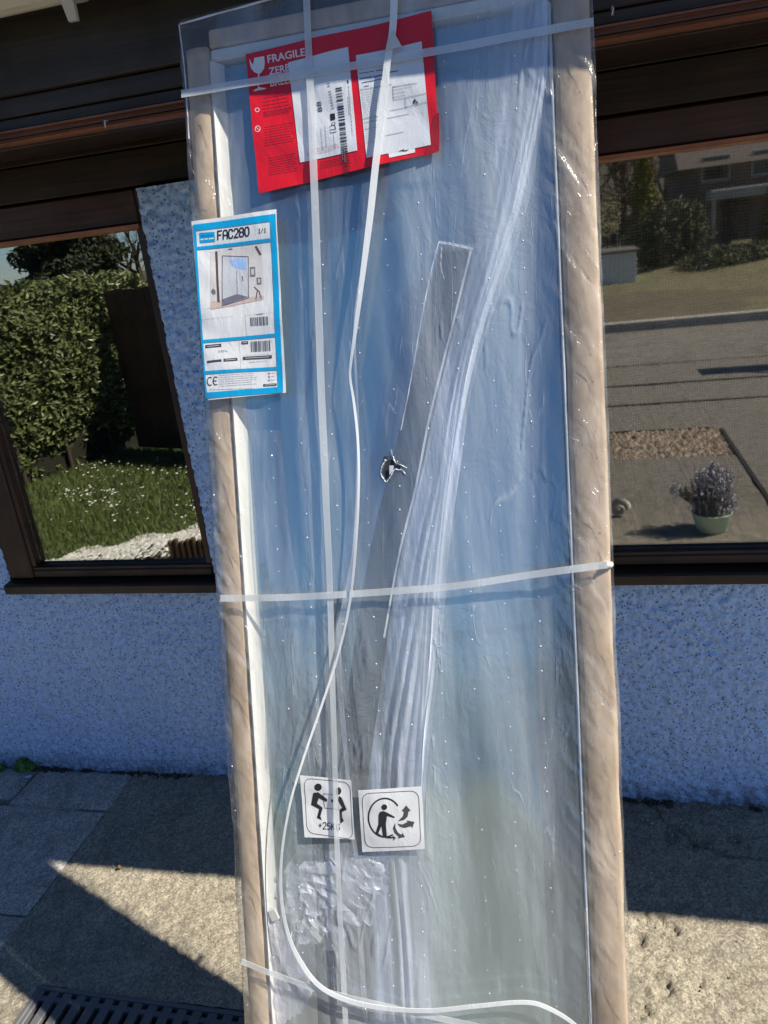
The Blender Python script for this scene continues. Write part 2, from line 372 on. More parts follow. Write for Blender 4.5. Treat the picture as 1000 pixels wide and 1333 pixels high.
# weeds at the wall foot
def weed(px, py, r0, n, label):
    c = onground(px, py); m = MB()
    for i in range(n):
        a = rng.uniform(0, 6.28); rr = r0*math.sqrt(rng.uniform(0, 1)); h = r0*1.1*(1-(rr/r0)**2*0.7)*rng.uniform(0.3, 1)
        p = Vector((c[0]+rr*math.cos(a), min(c[1]+rr*math.sin(a)*0.6, WALLY-0.006), h)); s_ = rng.uniform(0.004, 0.009)
        u = Vector(rng.normal(size=3)).normalized()*s_; w = Vector(rng.normal(size=3)).normalized()*s_*0.6
        m.add([p-u, p+w, p+u, p-w], [(0, 1, 2, 3)])
    t = empty('weed', tuple(c), label, 'weed', 'weeds at the foot of the wall')
    for i in range(len(m.v)): m.v[i] = (m.v[i][0]-c[0], m.v[i][1]-c[1], m.v[i][2])
    m.build('foliage', leafmat('weed_leaf', (0.07, 0.15, 0.03), (0.15, 0.26, 0.06), 0.6), t)
    s = MB()
    for i in range(7):
        a = i*0.9; s.tube([(0, 0, 0), (math.cos(a)*r0*0.4, math.sin(a)*r0*0.2, r0*0.5)], 0.0012, 4)
    s.build('stem', BARK, t)
weed(33, 1001, 0.040, 900, 'small bushy green weed at the wall foot by the slab joint')
weed(-3, 1003, 0.024, 250, 'sliver of a weed cut by the left picture edge at the wall foot')
c = onground(37, 1012); m = MB(); m.box(-0.010, 0.010, -0.006, 0.006, 0.0, 0.003, 0.001)
o = m.build('litter_scrap', mat('pale_plastic', (0.5, 0.55, 0.7), 0.4), label='tiny pale scrap of litter lying below the bushy weed', cat='litter'); o.location = (c[0], c[1], 0.002); o.rotation_euler = (0, 0.15, 0.6)
c = onground(153, 1131); m = MB(); m.tube([(0, 0, 0.0), (0.006, 0.002, 0.004), (0.013, -0.001, 0.002)], [0.003, 0.006, 0.003], 7)
o = m.build('dry_leaf', mat('dry_leaf', (0.20, 0.13, 0.05), 0.8), label='small curled dry leaf on the edge of the sunlit concrete', cat='leaf'); o.location = (c[0], c[1], 0.002)

# ------------------------------------------------------------------ THE HOUSE
house = empty('house', (-0.3, WALLY, 0), 'low blue white roughcast house wall with dark wooden windows, beams and cream gutter', 'house')
hl = Vector(house.location)
def hp(m): m.v = [(x-hl.x, y-hl.y, z) for x, y, z in m.v]; return m
def roughsheet(x0, x1, z0, z1, name='roughcast_wall', step=0.0042, y=WALLY, fine=True, lf=0, rf=0):
    nx = max(2, int((x1-x0)/step)); nz = max(2, int((z1-z0)/step))
    xs = np.linspace(x0, x1, nx); zs = np.linspace(z0, z1, nz); A, B = np.meshgrid(xs, zs, indexing='ij')
    D = fbm(A*85, B*85, 5, 3)*0.012+fbm(A*6, B*6, 9, 3)*0.006
    D = np.where(D > 0.001, D, D*0.6)
    Yy = y+D
    V = np.stack([A, Yy, B], -1).reshape(-1, 3); Fs = gridfaces(nx, nz)
    m = MB(); V = V.tolist()
    rim = [i*nz for i in range(nx)]+[(nx-1)*nz+j for j in range(1, nz)]+[i*nz+nz-1 for i in range(nx-2, -1, -1)]+[j for j in range(nz-2, 0, -1)]
    b0 = len(V); V += [[V[i][0], y+0.20, V[i][2]] for i in rim]; L = len(rim)
    Fs = Fs.tolist()+[[rim[i], rim[(i+1) % L], b0+(i+1) % L, b0+i] for i in range(L)]+[[b0+i for i in range(L)]]
    V = [(a-hl.x, b-hl.y, c) for a, b, c in V]
    return obj(name, V, Fs, ROUGHCAST, house, smooth=True)
SB = 0.683
roughsheet(-2.05, 1.0, -0.03, SB-0.003)
roughsheet(-5.0, -2.052, -0.03, SB-0.003, step=0.05); roughsheet(1.002, 5.0, -0.03, SB-0.003, step=0.05)
WL = (-1.706, -1.003, 0.678, 1.762); WR = (-0.25, 1.55, 0.690, 1.762)
roughsheet(-0.990, WR[0]-0.004, SB, 1.756, 'roughcast_pier', y=WALLY-0.045)
roughsheet(-2.05, WL[0]-0.004, SB, 1.756, 'roughcast_wall'); roughsheet(-5.0, -2.052, SB, 1.756, step=0.05); roughsheet(1.56, 5.0, SB, 1.756, step=0.05)

def window(Wd, gx0, gx1, gz0, gz1, pane):
    x0, x1, z0, z1 = Wd; yf = WALLY-0.006
    m = MB()
    m.box(x0, gx0-0.016, yf, yf+0.07, z0+0.04, z1, 0.004)
    w = hp(m).build('window', WOODV, house)
    m = MB(); m.box(gx1+0.016, x1, yf, yf+0.07, z0+0.04, z1, 0.004); hp(m).build('stile', WOODV, w)
    m = MB(); m.box(gx0-0.015, gx1+0.015, yf+0.002, yf+0.068, gz1+0.014, z1-0.001, 0.004); hp(m).build('head_rail', WOODM, w)
    m = MB(); m.box(gx0-0.015, gx1+0.015, yf+0.003, yf+0.068, z0+0.041, gz0-0.012, 0.004); hp(m).build('bottom_rail', WOOD, w)
    m = MB(); m.prism([(yf-0.030, z0+0.002), (yf-0.030, z0+0.026), (yf-0.024, z0+0.031), (yf+0.07, z0+0.040), (yf+0.07, z0+0.002)], x0-0.004, x1+0.004); hp(m).build('sill', WOOD, w)
    m = MB(); m.prism([(yf+0.006, gz1+0.013), (yf-0.004, gz1+0.012), (yf-0.005, gz1+0.003), (yf+0.016, gz1), (yf+0.03, gz1), (yf+0.03, gz1+0.013)], gx0-0.014, gx1+0.014); hp(m).build('top_bead', WOODB, w)
    m = MB(); m.prism([(yf+0.006, gz0-0.011), (yf+0.006, gz0-0.004), (yf+0.018, gz0), (yf+0.03, gz0), (yf+0.03, gz0-0.011)], gx0-0.014, gx1+0.014); hp(m).build('bottom_bead', WOOD, w)
    m = MB(); m.box(gx0-0.014, gx0, yf+0.007, yf+0.03, gz0, gz1); hp(m).build('side_bead', WOODV, w)
    m = MB(); m.box(gx1, gx1+0.014, yf+0.007, yf+0.03, gz0, gz1); hp(m).build('side_bead', WOODV, w)
    m = MB(); m.box(gx0-0.002, gx1+0.002, yf+0.031, yf+0.036, gz0-0.003, gz1+0.003); hp(m).build('pane', pane, w)
window(WL, -1.604, -1.033, 0.757, 1.668, PANE)
window(WR, -0.16, 1.44, 0.770, 1.676, glassmat('smeared_window_glass', 0.20, 0.022))
# head boards between pane head and soffit
def board(x0, x1, y0, y1, z0, z1, mt, name='board', b=0.002):
    m = MB(); m.box(x0, x1, y0, y1, z0, z1, b); return hp(m).build(name, mt, house)
for (z0, z1) in ((1.766, 1.845), (1.848, 1.925), (1.928, 2.06)): board(-5, 5, WALLY-0.012, WALLY+0.02, z0, z1, WOOD, 'head_board')
# shutter box: soffit boards, moulding, stepped front boards
YB = 1.455
for i in range(4): board(-5, 5, YB+0.02+i*0.082, YB+0.02+i*0.082+0.079, 1.852+(i % 2)*0.001, 1.866, WOOD, 'soffit_board')
def zat(px, py, Y): return onwall(px, py, Y)[2]
zb = zat(238, 152, YB-0.004); zt = zat(238, 130, YB)
m = MB(); pr = [(YB+0.020, zb+0.003), (YB-0.006, zb+0.003), (YB-0.011, zb+0.006), (YB-0.008, zb+0.011), (YB-0.002, zb+0.013)]
nst = 4
for i in range(nst):
    za = zb+0.013+(zt-zb-0.02)*i/nst; zc = zb+0.013+(zt-zb-0.02)*(i+1)/nst; y_ = YB-0.002+0.0015*i
    pr += [(y_, za+0.001), (y_, zc-0.002), (y_+0.003, zc-0.001)]
pr += [(YB+0.004, zt-0.004), (YB-0.003, zt-0.004), (YB-0.003, zt), (YB+0.020, zt)]
m.prism(pr, -5, 5); hp(m).build('moulding', WOODR, house)
z1_ = zat(224, 115, YB+0.004); z2_ = zat(224, 86, YB)
board(-5, 5, YB+0.004, YB+0.03, zt+0.001, z1_-0.002, WOODD, 'front_board')
board(-5, 5, YB-0.002, YB+0.03, z1_, z2_-0.002, WOODD, 'front_board')
board(-5, 5, YB-0.018, YB+0.03, z2_, z2_+0.13, WOODD, 'front_board')
ztop = z2_+0.13
for i in range(1): board(-5, 5, YB-0.02-(i+1)*0.03+0.002, YB-0.02-i*0.03-0.002, ztop+0.002, ztop+0.018, WOODD, 'eave_board')
# eave edge: fascia, gutter, bracket.  The lip of the gutter throws the long shadow line
GE = (1.285, 2.013)
m = MB(); prof = []
for i in range(11):
    a = math.pi*(1+i/10); prof.append((GE[0]+0.055+0.055*math.cos(a), GE[1]+0.045+0.055*math.sin(a)))
inner = [(GE[0]+0.055+0.051*math.cos(math.pi*(1+i/10)), GE[1]+0.047+0.051*math.sin(math.pi*(1+i/10))) for i in range(10, -1, -1)]
# lowest front point must sight on the photographed edge
m.prism(prof+inner, -5, 5); gut = hp(m).build('gutter', CREAM, house, smooth=False)
bx_ = onplane(85, 15, (0, GE[0]+0.02, 0), np.array([0, 1.0, 0]))[0]
BR = mat('cream_bracket', (0.45, 0.42, 0.36), 0.5)
def bracket(bx):
    m = MB()
    cyy, czz = GE[0]+0.055, GE[1]+0.045; w = 0.011
    # strap hugging the gutter then a V shaped stay back to the boards
    def rib(pts, w, t):
        for (ya, za), (yb, zb_) in zip(pts[:-1], pts[1:]):
            dy, dz = yb-ya, zb_-za; L = math.hypot(dy, dz); ny, nz = -dz/L*t, dy/L*t
            m.prism([(ya, za), (yb, zb_), (yb+ny, zb_+nz), (ya+ny, za+nz)], bx-w, bx+w)
    rib([(cyy+0.0585*math.cos(math.pi*(1+i/8)), czz+0.0585*math.sin(math.pi*(1+i/8))) for i in range(9)], w, 0.003)
    hp(m).build('gutter_bracket', BR, gut)
    m = MB(); q = onplane(101, 31, (0, YB-0.10, 0), np.array([0, 1.0, 0]))
    m.add([(bx-0.012, GE[0]+0.03, GE[1]-0.008), (bx+0.012, GE[0]+0.03, GE[1]-0.008), (q[0]+0.012, q[1]-0.02, q[2]), (q[0]-0.004, q[1]-0.02, q[2]),
           (bx-0.012, GE[0]+0.03, GE[1]-0.002), (bx+0.012, GE[0]+0.03, GE[1]-0.002), (q[0]+0.012, q[1]-0.02, q[2]+0.006), (q[0]-0.004, q[1]-0.02, q[2]+0.006)],
          [(0, 1, 2, 3), (7, 6, 5, 4), (0, 4, 5, 1), (1, 5, 6, 2), (2, 6, 7, 3), (3, 7, 4, 0)])
    m.add([(q[0]-0.004, q[1]-0.02, q[2]), (q[0]+0.012, q[1]-0.02, q[2]), (q[0]+0.014, q[1]-0.02, 2.12), (q[0]-0.004, q[1]-0.02, 2.12),
           (q[0]-0.004, q[1]-0.012, q[2]), (q[0]+0.012, q[1]-0.012, q[2]), (q[0]+0.014, q[1]-0.012, 2.12), (q[0]-0.004, q[1]-0.012, 2.12)],
          [(0, 1, 2, 3), (7, 6, 5, 4), (0, 4, 5, 1), (1, 5, 6, 2), (2, 6, 7, 3), (3, 7, 4, 0)])
    hp(m).build('bracket_stay', BR, gut)
bracket(bx_)
board(-5, 5, GE[0]+0.113, GE[0]+0.122, GE[1]+0.012, GE[1]+0.20, WOODD, 'fascia_board')
m = MB(); m.add([(-5, GE[0]+0.02, 2.11), (5, GE[0]+0.02, 2.11), (5, 4.2, 3.6), (-5, 4.2, 3.6), (-5, GE[0]+0.02, 2.16), (5, GE[0]+0.02, 2.16), (5, 4.2, 3.65), (-5, 4.2, 3.65)],
               [(0, 3, 2, 1), (4, 5, 6, 7), (0, 1, 5, 4), (1, 2, 6, 5), (2, 3, 7, 6), (3, 0, 4, 7)]); hp(m).build('roof', TILE, house)
# cup hooks on the mouldings
HK = mat('white_hook', (0.75, 0.72, 0.66), 0.3)
for px, py in ((138, 161), (797, 13)):
    p = onwall(px, py, YB-0.006); m = MB()
    m.tube([(p[0], YB+0.01, p[2]+0.005), (p[0], YB-0.009, p[2]+0.004), (p[0]+0.001, YB-0.012, p[2]), (p[0], YB-0.010, p[2]-0.008)], 0.0018, 6)
    hp(m).build('cup_hook', HK, house, smooth=True)
# dark rooms behind the windows
m = MB(); m.box(-5, 5, 4.4, 4.45, 0, 2.6); m.box(-5, -4.95, 2.07, 4.4, 0, 2.6); m.box(4.95, 5, 2.07, 4.4, 0, 2.6); m.box(-4.95, 4.95, 2.07, 4.4, -0.02, 0.0); m.box(-4.95, 4.95, 2.07, 4.4, 2.3, 2.35)
hp(m).build('room_wall', ROOMW, house)
m = MB(); m.box(-0.7, -0.6, 2.08, 4.39, 0.001, 2.299); hp(m).build('room_wall', ROOMW, house)
m = MB(); m.box(WR[0]+0.02, WR[1]-0.02, 1.93, 2.20, 0.752, 0.776, 0.004); hp(m).build('inner_sill', mat('inner_sill', (0.16, 0.13, 0.11), 0.5), house)

# net curtain behind the right window
m = bpy.data.materials.new('net_curtain'); m.use_nodes = True; k = N(m); k.t.nodes.remove(k.b)
tr = k.n('ShaderNodeBsdfTransparent'); df = k.n('ShaderNodeBsdfDiffuse'); df.inputs[0].default_value = (0.26, 0.23, 0.20, 1)
w1 = k.n('ShaderNodeTexWave'); k.l(k.coords(), w1.inputs[0]); w1.inputs['Scale'].default_value = 45; w1.bands_direction = 'X'; w1.inputs['Distortion'].default_value = 0.6
w2 = k.n('ShaderNodeTexWave'); k.l(k.coords(), w2.inputs[0]); w2.inputs['Scale'].default_value = 40; w2.bands_direction = 'Z'; w2.inputs['Distortion'].default_value = 0.6
fac = k.math('ADD', k.math('MULTIPLY', w1.outputs[1], 0.25), k.math('ADD', k.math('MULTIPLY', w2.outputs[1], 0.25), 0.3))
mx = k.n('ShaderNodeMixShader'); k.l(fac, mx.inputs[0]); k.l(tr.outputs[0], mx.inputs[1]); k.l(df.outputs[0], mx.inputs[2]); k.l(mx.outputs[0], k.out.inputs[0])
NET = m
def curtain(x0, x1, z0, z1, y, label):
    xs = np.linspace(x0, x1, 160); ys = y+0.012*np.sin(xs*70)+0.01*fbm(xs*9, xs*0, 3, 3)
    V = [(a, b, z0) for a, b in zip(xs, ys)]+[(a, b, z1) for a, b in zip(xs, ys)]
    n = len(xs); obj('net_curtain', V, [(i, i+1, n+i+1, n+i) for i in range(n-1)], NET, smooth=True, label=label, cat='curtain')
curtain(-0.2, 1.5, 0.80, 1.72, 2.23, 'sheer grey net curtain hanging inside the right window')

# lavender pot standing on the patio, seen mirrored in the right window
def lathe(prof, n=28):
    m = MB(); V = [(r0*math.cos(2*math.pi*j/n), r0*math.sin(2*math.pi*j/n), z) for r0, z in prof for j in range(n)]
    m.add(V, [(i*n+j, i*n+(j+1) % n, (i+1)*n+(j+1) % n, (i+1)*n+j) for i in range(len(prof)-1) for j in range(n)]+[tuple(range(n))]); return m
pc = mirrored_ground(926, 690); YP = pc[1]
pot = empty('potted_plant', (pc[0], YP, 0.004), 'pale mint bucket pot of greyish lavender mirrored low in the right window', 'potted plant')
RP = (mirrored(953, 667, YP)[0]-mirrored(899, 667, YP)[0])/2; H_ = mirrored(926, 668, YP)[2]
lathe([(RP*0.68, 0), (RP*0.72, 0.003), (RP*0.97, H_), (RP, H_+0.004), (RP*0.98, H_+0.007), (RP*0.93, H_), (RP*0.86, H_-0.01)]).build('pot', mat('mint_tin', (0.50, 0.66, 0.56), 0.5), pot, smooth=True)
lathe([(RP*0.88, H_-0.01), (RP*0.5, H_-0.002), (0.001, H_)]).build('soil', SOIL, pot, smooth=True)
m = MB(); fl = MB()
for i in range(420):
    a = rng.uniform(0, 6.28); sp = rng.uniform(0, RP*1.25); h = rng.uniform(0.08, 0.27)-sp*0.5
    b = Vector((math.cos(a)*sp*0.5, math.sin(a)*sp*0.5, H_)); e = Vector((math.cos(a)*sp, math.sin(a)*sp, H_+max(h, 0.04)))
    if i < 40: e = Vector((-RP*1.2-rng.uniform(0, 0.08), rng.uniform(-0.04, 0.04), H_+0.10+rng.uniform(0, 0.07)))
    m.tube([b, (b+e)/2+Vector(rng.normal(size=3)*0.006), e], 0.0014, 3, False)
    for q in range(4):
        f_ = rng.uniform(0.3, 0.95); c0 = b.lerp(e, f_); u = Vector(rng.normal(size=3)).normalized()*0.014; w_ = Vector(rng.normal(size=3)).normalized()*0.003
        m.add([c0-w_, c0+u, c0+w_], [(0, 1, 2)])
    for q in range(4):
        c0 = e+Vector((0, 0, -0.008*q)); u = Vector(rng.normal(size=3)).normalized()*0.006; w_ = Vector(rng.normal(size=3)).normalized()*0.006
        fl.add([c0-u, c0+w_, c0+u, c0-w_], [(0, 1, 2, 3)])
m.build('foliage', LAVL, pot); fl.build('flowers', LAVF, pot, kind='stuff')
pc = mirrored_ground(806, 672); sh = MB()
for i in range(40):
    t = i/39; a = t*9.5; rr = 0.045*(1-t*0.85)
    sh.tube([(rr*math.cos(a), 0.026*t, rr*math.sin(a)+0.045), (rr*math.cos(a+0.3), 0.026*t+0.006, rr*math.sin(a+0.3)+0.045)], 0.020*(1-t*0.7), 7)
o = sh.build('ornament', mat('shell_white', (0.45, 0.43, 0.40), 0.5), smooth=True, label='small pale curled shell ornament on the patio, mirrored beside the package', cat='ornament'); o.location = (pc[0], pc[1], 0.004)

# ------------------------------------------------------------------ WHAT THE PANES REFLECT: the garden and street behind the photographer
def leaves(m, P, size, nrm=None, jit=1.0, ratio=0.42):
    P = np.asarray(P); n = len(P); u = rng.normal(size=(n, 3)); u /= np.linalg.norm(u, axis=1)[:, None]
    w = rng.normal(size=(n, 3))
    if nrm is not None: w = np.cross(np.asarray(nrm)*1.6+rng.normal(size=(n, 3))*jit, u)
    else: w = np.cross(w, u)
    w /= np.linalg.norm(w, axis=1)[:, None]+1e-9; s = size*rng.uniform(0.6, 1.25, (n, 1))
    fold = np.cross(u, w)*s*0.12
    V = np.stack([P-u*s*0.5, P+w*s*ratio*0.5+fold, P+u*s*0.5, P-w*s*ratio*0.5+fold], 1).reshape(-1, 3)
    i = np.arange(n)[:, None]*4; Fs = np.concatenate([i+np.array([[0, 1, 2]]), i+np.array([[0, 2, 3]])], 0)
    n0 = len(m.v); m.v += V.tolist(); m.f += (Fs+n0).tolist()
# lawn
gl = [mirrored_ground(*p) for p in ((52, 738), (150, 712), (262, 692))]
LX0, LX1 = -5.2, -1.35
lawn = obj('lawn', [(-9, -14, -0.012), (LX1, -14, -0.012), (LX1, -0.95, -0.012), (gl[2][0], gl[2][1]-0.05, -0.012), (gl[0][0], gl[0][1]-0.08, -0.012), (-9, 1.5, -0.012)], [(0, 1, 2, 3, 4, 5)], TURF, kind='structure')
n = 60000; bx = rng.uniform(-4.6, LX1, n); by = rng.uniform(-3.2, 0.6, n)
edge = np.interp(bx, [-4.6, gl[0][0], gl[2][0], LX1], [0.55, gl[0][1]-0.08, gl[2][1]-0.05, -0.95])
ok = by < edge-0.02; bx = bx[ok]; by = by[ok]; n = len(bx); hh = rng.uniform(0.02, 0.05, n)*(1+fbm(bx*2, by*2, 4, 3)); an = rng.uniform(0, 6.28, n)
w_ = 0.004; tx = rng.normal(0, 0.014, n); ty = rng.normal(0, 0.014, n)
V = np.stack([np.stack([bx-w_*np.cos(an), by-w_*np.sin(an), np.full(n, -0.012)], 1), np.stack([bx+w_*np.cos(an), by+w_*np.sin(an), np.full(n, -0.012)], 1), np.stack([bx+tx, by+ty, hh], 1)], 1).reshape(-1, 3)
obj('grass', V, np.arange(n*3).reshape(-1, 3), GRASS, kind='stuff', label='short sunlit green lawn grass mirrored in the left window')
m = MB()
for i in range(165):
    if i < 40: q = mirrored_ground(rng.uniform(95, 255), rng.uniform(605, 625))
    elif i < 105: q = mirrored_ground(rng.normal(125, 22), rng.normal(650, 14))
    else: q = mirrored_ground(rng.uniform(55, 270), rng.uniform(600, 690))
    if q[1] > np.interp(q[0], [-4.6, gl[0][0], gl[2][0]], [0.55, gl[0][1]-0.08, gl[2][1]-0.05])-0.05: continue
    r0 = 0.0085; z = 0.045
    m.add([(q[0]+r0*math.cos(a), q[1]+r0*math.sin(a), z+0.003*math.cos(a+i)) for a in np.linspace(0, 6.28, 7)[:-1]]+[(q[0], q[1], z+0.004)], [(j, (j+1) % 6, 6) for j in range(6)])
m.build('daisies', mat('daisy_petal', (0.8, 0.8, 0.78), 0.6), kind='stuff', label='white daisies dotted over the lawn mirrored in the left window')
# gravel strip
m = MB(); ic = [(0, 0, 1), (0.9, 0, 0.3), (0.3, 0.85, 0.3), (-0.7, 0.5, 0.3), (-0.7, -0.5, 0.3), (0.3, -0.85, 0.3)]; icf = [(0, 1, 2), (0, 2, 3), (0, 3, 4), (0, 4, 5), (0, 5, 1)]
for i in range(3800):
    t = rng.uniform(-0.5, 1.25); c = gl[0]+(gl[2]-gl[0])*t; off = abs(rng.normal(0, 0.17)); d2 = (gl[2]-gl[0]); nx_, ny_ = -d2[1], d2[0]; L = math.hypot(nx_, ny_)
    c = c+np.array([nx_, ny_, 0])/L*(off-0.12+0.05*math.sin(t*17)); s_ = rng.uniform(0.008, 0.020); a = rng.uniform(0, 6.28)
    m.add([(c[0]+s_*(x*math.cos(a)-y*math.sin(a)), c[1]+s_*(x*math.sin(a)+y*math.cos(a)), -0.004+s_*z*0.8) for x, y, z in ic], icf)
m.build('gravel', GRAVEL, kind='stuff', label='strip of pale gravel along the lawn edge mirrored in the left window')
# low dark timber edging seen at lower right of left pane
e0 = mirrored_ground(222, 728); e1 = mirrored_ground(290, 722)
ed = empty('timber_edging', ((e0+e1)/2).tolist(), 'low dark timber edging of upright logs beside the gravel strip', 'edging')
d3 = (e1-e0); L = np.linalg.norm(d3); nl = 9
for i in range(nl):
    c = (e0-(e0+e1)/2)+d3*(i+0.5)/nl; m = MB(); h = 0.11+0.01*math.sin(i*2.1)
    m.tube([(c[0], c[1], -0.02), (c[0], c[1], h-0.004), (c[0], c[1], h)], [L/nl*0.48, L/nl*0.48, L/nl*0.36], 10); m.build('log', WOODFENCE, ed)
# laurel hedge
h1 = np.array([-4.28, -1.3]); h2 = np.array([-3.88, -2.5]); hd = (h2-h1)/np.linalg.norm(h2-h1); hn = np.array([-hd[1], hd[0]])
if hn[0] < 0: hn = -hn
A0 = h1-hd*2.4; A1 = h2+hd*0.42; HH = 1.50
hedge = empty('laurel_hedge', (*((A0+A1)/2), 0), 'tall clipped laurel hedge beside the lawn, mirrored in the left window', 'hedge')
hc = (A0+A1)/2; HLn = np.linalg.norm(A1-A0)
m = MB(); n = 24000; t = rng.uniform(0, 1, n); z = rng.uniform(0.02, HH, n); dep = np.abs(rng.normal(0, 0.05, n))+rng.uniform(0, 0.05, n)
bul = fbm(t*9, z*3.2, 41, 3)*0.16-0.10*(1-sstep(0, 0.5, z))
P = np.stack([A0[0]+(A1-A0)[0]*t+hn[0]*(bul-dep), A0[1]+(A1-A0)[1]*t+hn[1]*(bul-dep), z], 1)
P[:, 0] -= hc[0]; P[:, 1] -= hc[1]; leaves(m, P, 0.066, np.array([hn[0], hn[1], 0.35]), 0.8)
n = 4500; t = rng.uniform(0, 1, n); dep = rng.uniform(0, 0.8, n)
P = np.stack([A0[0]+(A1-A0)[0]*t-hn[0]*dep-hc[0], A0[1]+(A1-A0)[1]*t-hn[1]*dep-hc[1], HH+rng.normal(0, 0.03, n)+fbm(t*12, dep*4, 3, 2)*0.06], 1); leaves(m, P, 0.085, np.array([0, 0, 1.0]), 0.8)
n = 2200; dep = rng.uniform(0, 0.8, n); P = np.stack([A1[0]-hn[0]*dep-hc[0]+rng.normal(0, 0.03, n), A1[1]-hn[1]*dep-hc[1]+rng.normal(0, 0.03, n), rng.uniform(0, HH, n)], 1); leaves(m, P, 0.085, np.array([hd[0], hd[1], 0]), 0.8)
m.build('foliage', LAUREL, hedge)
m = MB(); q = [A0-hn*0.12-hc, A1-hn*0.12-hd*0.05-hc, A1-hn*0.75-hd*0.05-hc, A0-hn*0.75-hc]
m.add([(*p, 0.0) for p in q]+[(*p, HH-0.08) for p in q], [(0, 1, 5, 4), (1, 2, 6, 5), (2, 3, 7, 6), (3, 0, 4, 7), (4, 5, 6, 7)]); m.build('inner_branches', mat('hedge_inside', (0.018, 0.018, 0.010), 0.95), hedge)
for i in range(9):
    c = A0+(A1-A0)*(i+0.5)/9-hn*0.10-hc; m = MB(); m.tube([(c[0], c[1], -0.05), (c[0]+0.02, c[1]+0.03, 0.5)], [0.02, 0.012], 7); m.build('trunk', BARK, hedge)
# dark board fence closing the lawn
f0 = mirrored_ground(183, 584)[:2]; f1 = mirrored_ground(262, 588)[:2]; fd = (f1-f0)/np.linalg.norm(f1-f0); FL = 2.4
fence = empty('board_fence', (*f0, 0), 'dark brown upright board fence at the end of the lawn', 'fence'); fence.rotation_euler = (0, 0, math.atan2(fd[1], fd[0]))
for i in range(20):
    m = MB(); m.box(i*0.122, i*0.122+0.118, 0, 0.018, 0.02, 1.42+0.006*math.sin(i*1.7), 0.002); m.build('fence_board', WOODFENCE, fence)
for z in (0.35, 1.1):
    m = MB(); m.box(0, 2.44, -0.045, -0.002, z, z+0.07, 0.003); m.build('fence_rail', WOODFENCE, fence)
# conifer, bare tree, golden conifer, bushes
def conifer(x, y, rad, h, mt, label, n=14000, sz=0.10, cut=0.6, tip=0.75):
    t_ = empty('conifer', (x, y, 0), label, 'tree')
    m = MB(); m.tube([(0, 0, -0.05), (0.02, 0, h*0.5), (0, 0.01, h*0.9)], [rad*0.11, rad*0.07, 0.01], 8); m.build('trunk', BARK, t_)
    z = h*(0.06+0.94*rng.uniform(0, 1, n)**1.15); a = rng.uniform(0, 6.28, n); lay = 0.78+0.22*np.sin(z/h*34+a*2)+0.25*fbm(a*3, z*2, 5, 2)
    rr = rad*(1-(z/h)**1.6*0.93)*lay*np.sqrt(rng.uniform(0.35, 1, n)); P = np.stack([rr*np.cos(a), rr*np.sin(a), z-rr*0.25], 1)
    m = MB(); leaves(m, P, sz, np.array([0, 0, 1.0]), 1.0, 0.4); m.build('crown', mt, t_)
q = mirrored(93, 340, -9.5); conifer(q[0], -9.5, 1.75, 3.5, CONIF, 'broad dark conifer rising behind the laurel hedge, mirrored in the left window', 26000, 0.15)
def twigtree(x, y, h, spread, n, label, mt=TWIG, grp=None):
    t_ = empty('bare_tree', (x, y, 0), label, 'tree', grp); tr = MB(); tr.tube([(0, 0, -0.05), (0.03, 0, h*0.3), (0.0, 0.03, h*0.6)], [h*0.03, h*0.022, h*0.012], 7)
    cr = MB()
    def br(p, d, L, r0, lv):
        e = p+d*L; cr.tube([p, (p+e)/2+Vector(rng.normal(size=3))*L*0.06, e], [r0, r0*0.8, r0*0.55], 3, False)
        if lv == 0: return
        for i in range(3 if lv > 1 else 4):
            nd = (d+Vector(rng.normal(size=3))*0.45+Vector((0, 0, 0.12))).normalized(); br(p.lerp(e, rng.uniform(0.45, 1)), nd, L*rng.uniform(0.55, 0.8), r0*0.6, lv-1)
    for i in range(n):
        a = i*6.28/n+rng.uniform(0, 0.5); d = Vector((math.cos(a)*spread, math.sin(a)*spread, 1)).normalized(); br(Vector((0, 0, h*rng.uniform(0.15, 0.5))), d, h*0.28, h*0.012, 4)
    tr.build('trunk', BARK, t_); cr.build('branches', mt, t_)
q = mirrored(178, 340, -11); twigtree(q[0], -11, 3.4, 0.9, 7, 'leafless tree behind the hedge end, mirrored at the top right of the left window')
# street side
obj('road', [(-30, -7.5, -0.03), (40, -7.5, -0.03), (40, -4.85, -0.03), (-1.3, -4.85, -0.03), (-30, -6.5, -0.03)], [(0, 1, 2, 3, 4)], ASPH, kind='structure')
m = MB(); m.box(-1.3, 5.0, -4.86, -4.76, -0.06, 0.012, 0.01); m.build('kerb', ASPH, kind='structure')
m = MB(); m.box(-30, 40, -7.72, -7.56, -0.06, 0.09, 0.01); m.build('kerb', SLAB, kind='structure')
xs = np.linspace(-30, 40, 90); ys = np.linspace(-60, -7.7, 60); A, B = np.meshgrid(xs, ys, indexing='ij')
Zt = 0.06-0.35*sstep(-7.8, -12, B)*0+(0.45*sstep(0, 1, (-9.5-B)/8)*sstep(-1, 6, A))+2.2*sstep(0, 1, (-30-B)/30)*sstep(-14, 2, A)+0.12*fbm(A*0.4, B*0.4, 3, 3)-0.15
obj('grass_bank', np.stack([A, B, Zt], -1).reshape(-1, 3), gridfaces(90, 60), concrete('bank_turf', (0.14, 0.13, 0.06), (0.20, 0.17, 0.09), (0.08, 0.08, 0.04), 0.15), smooth=True, kind='structure')
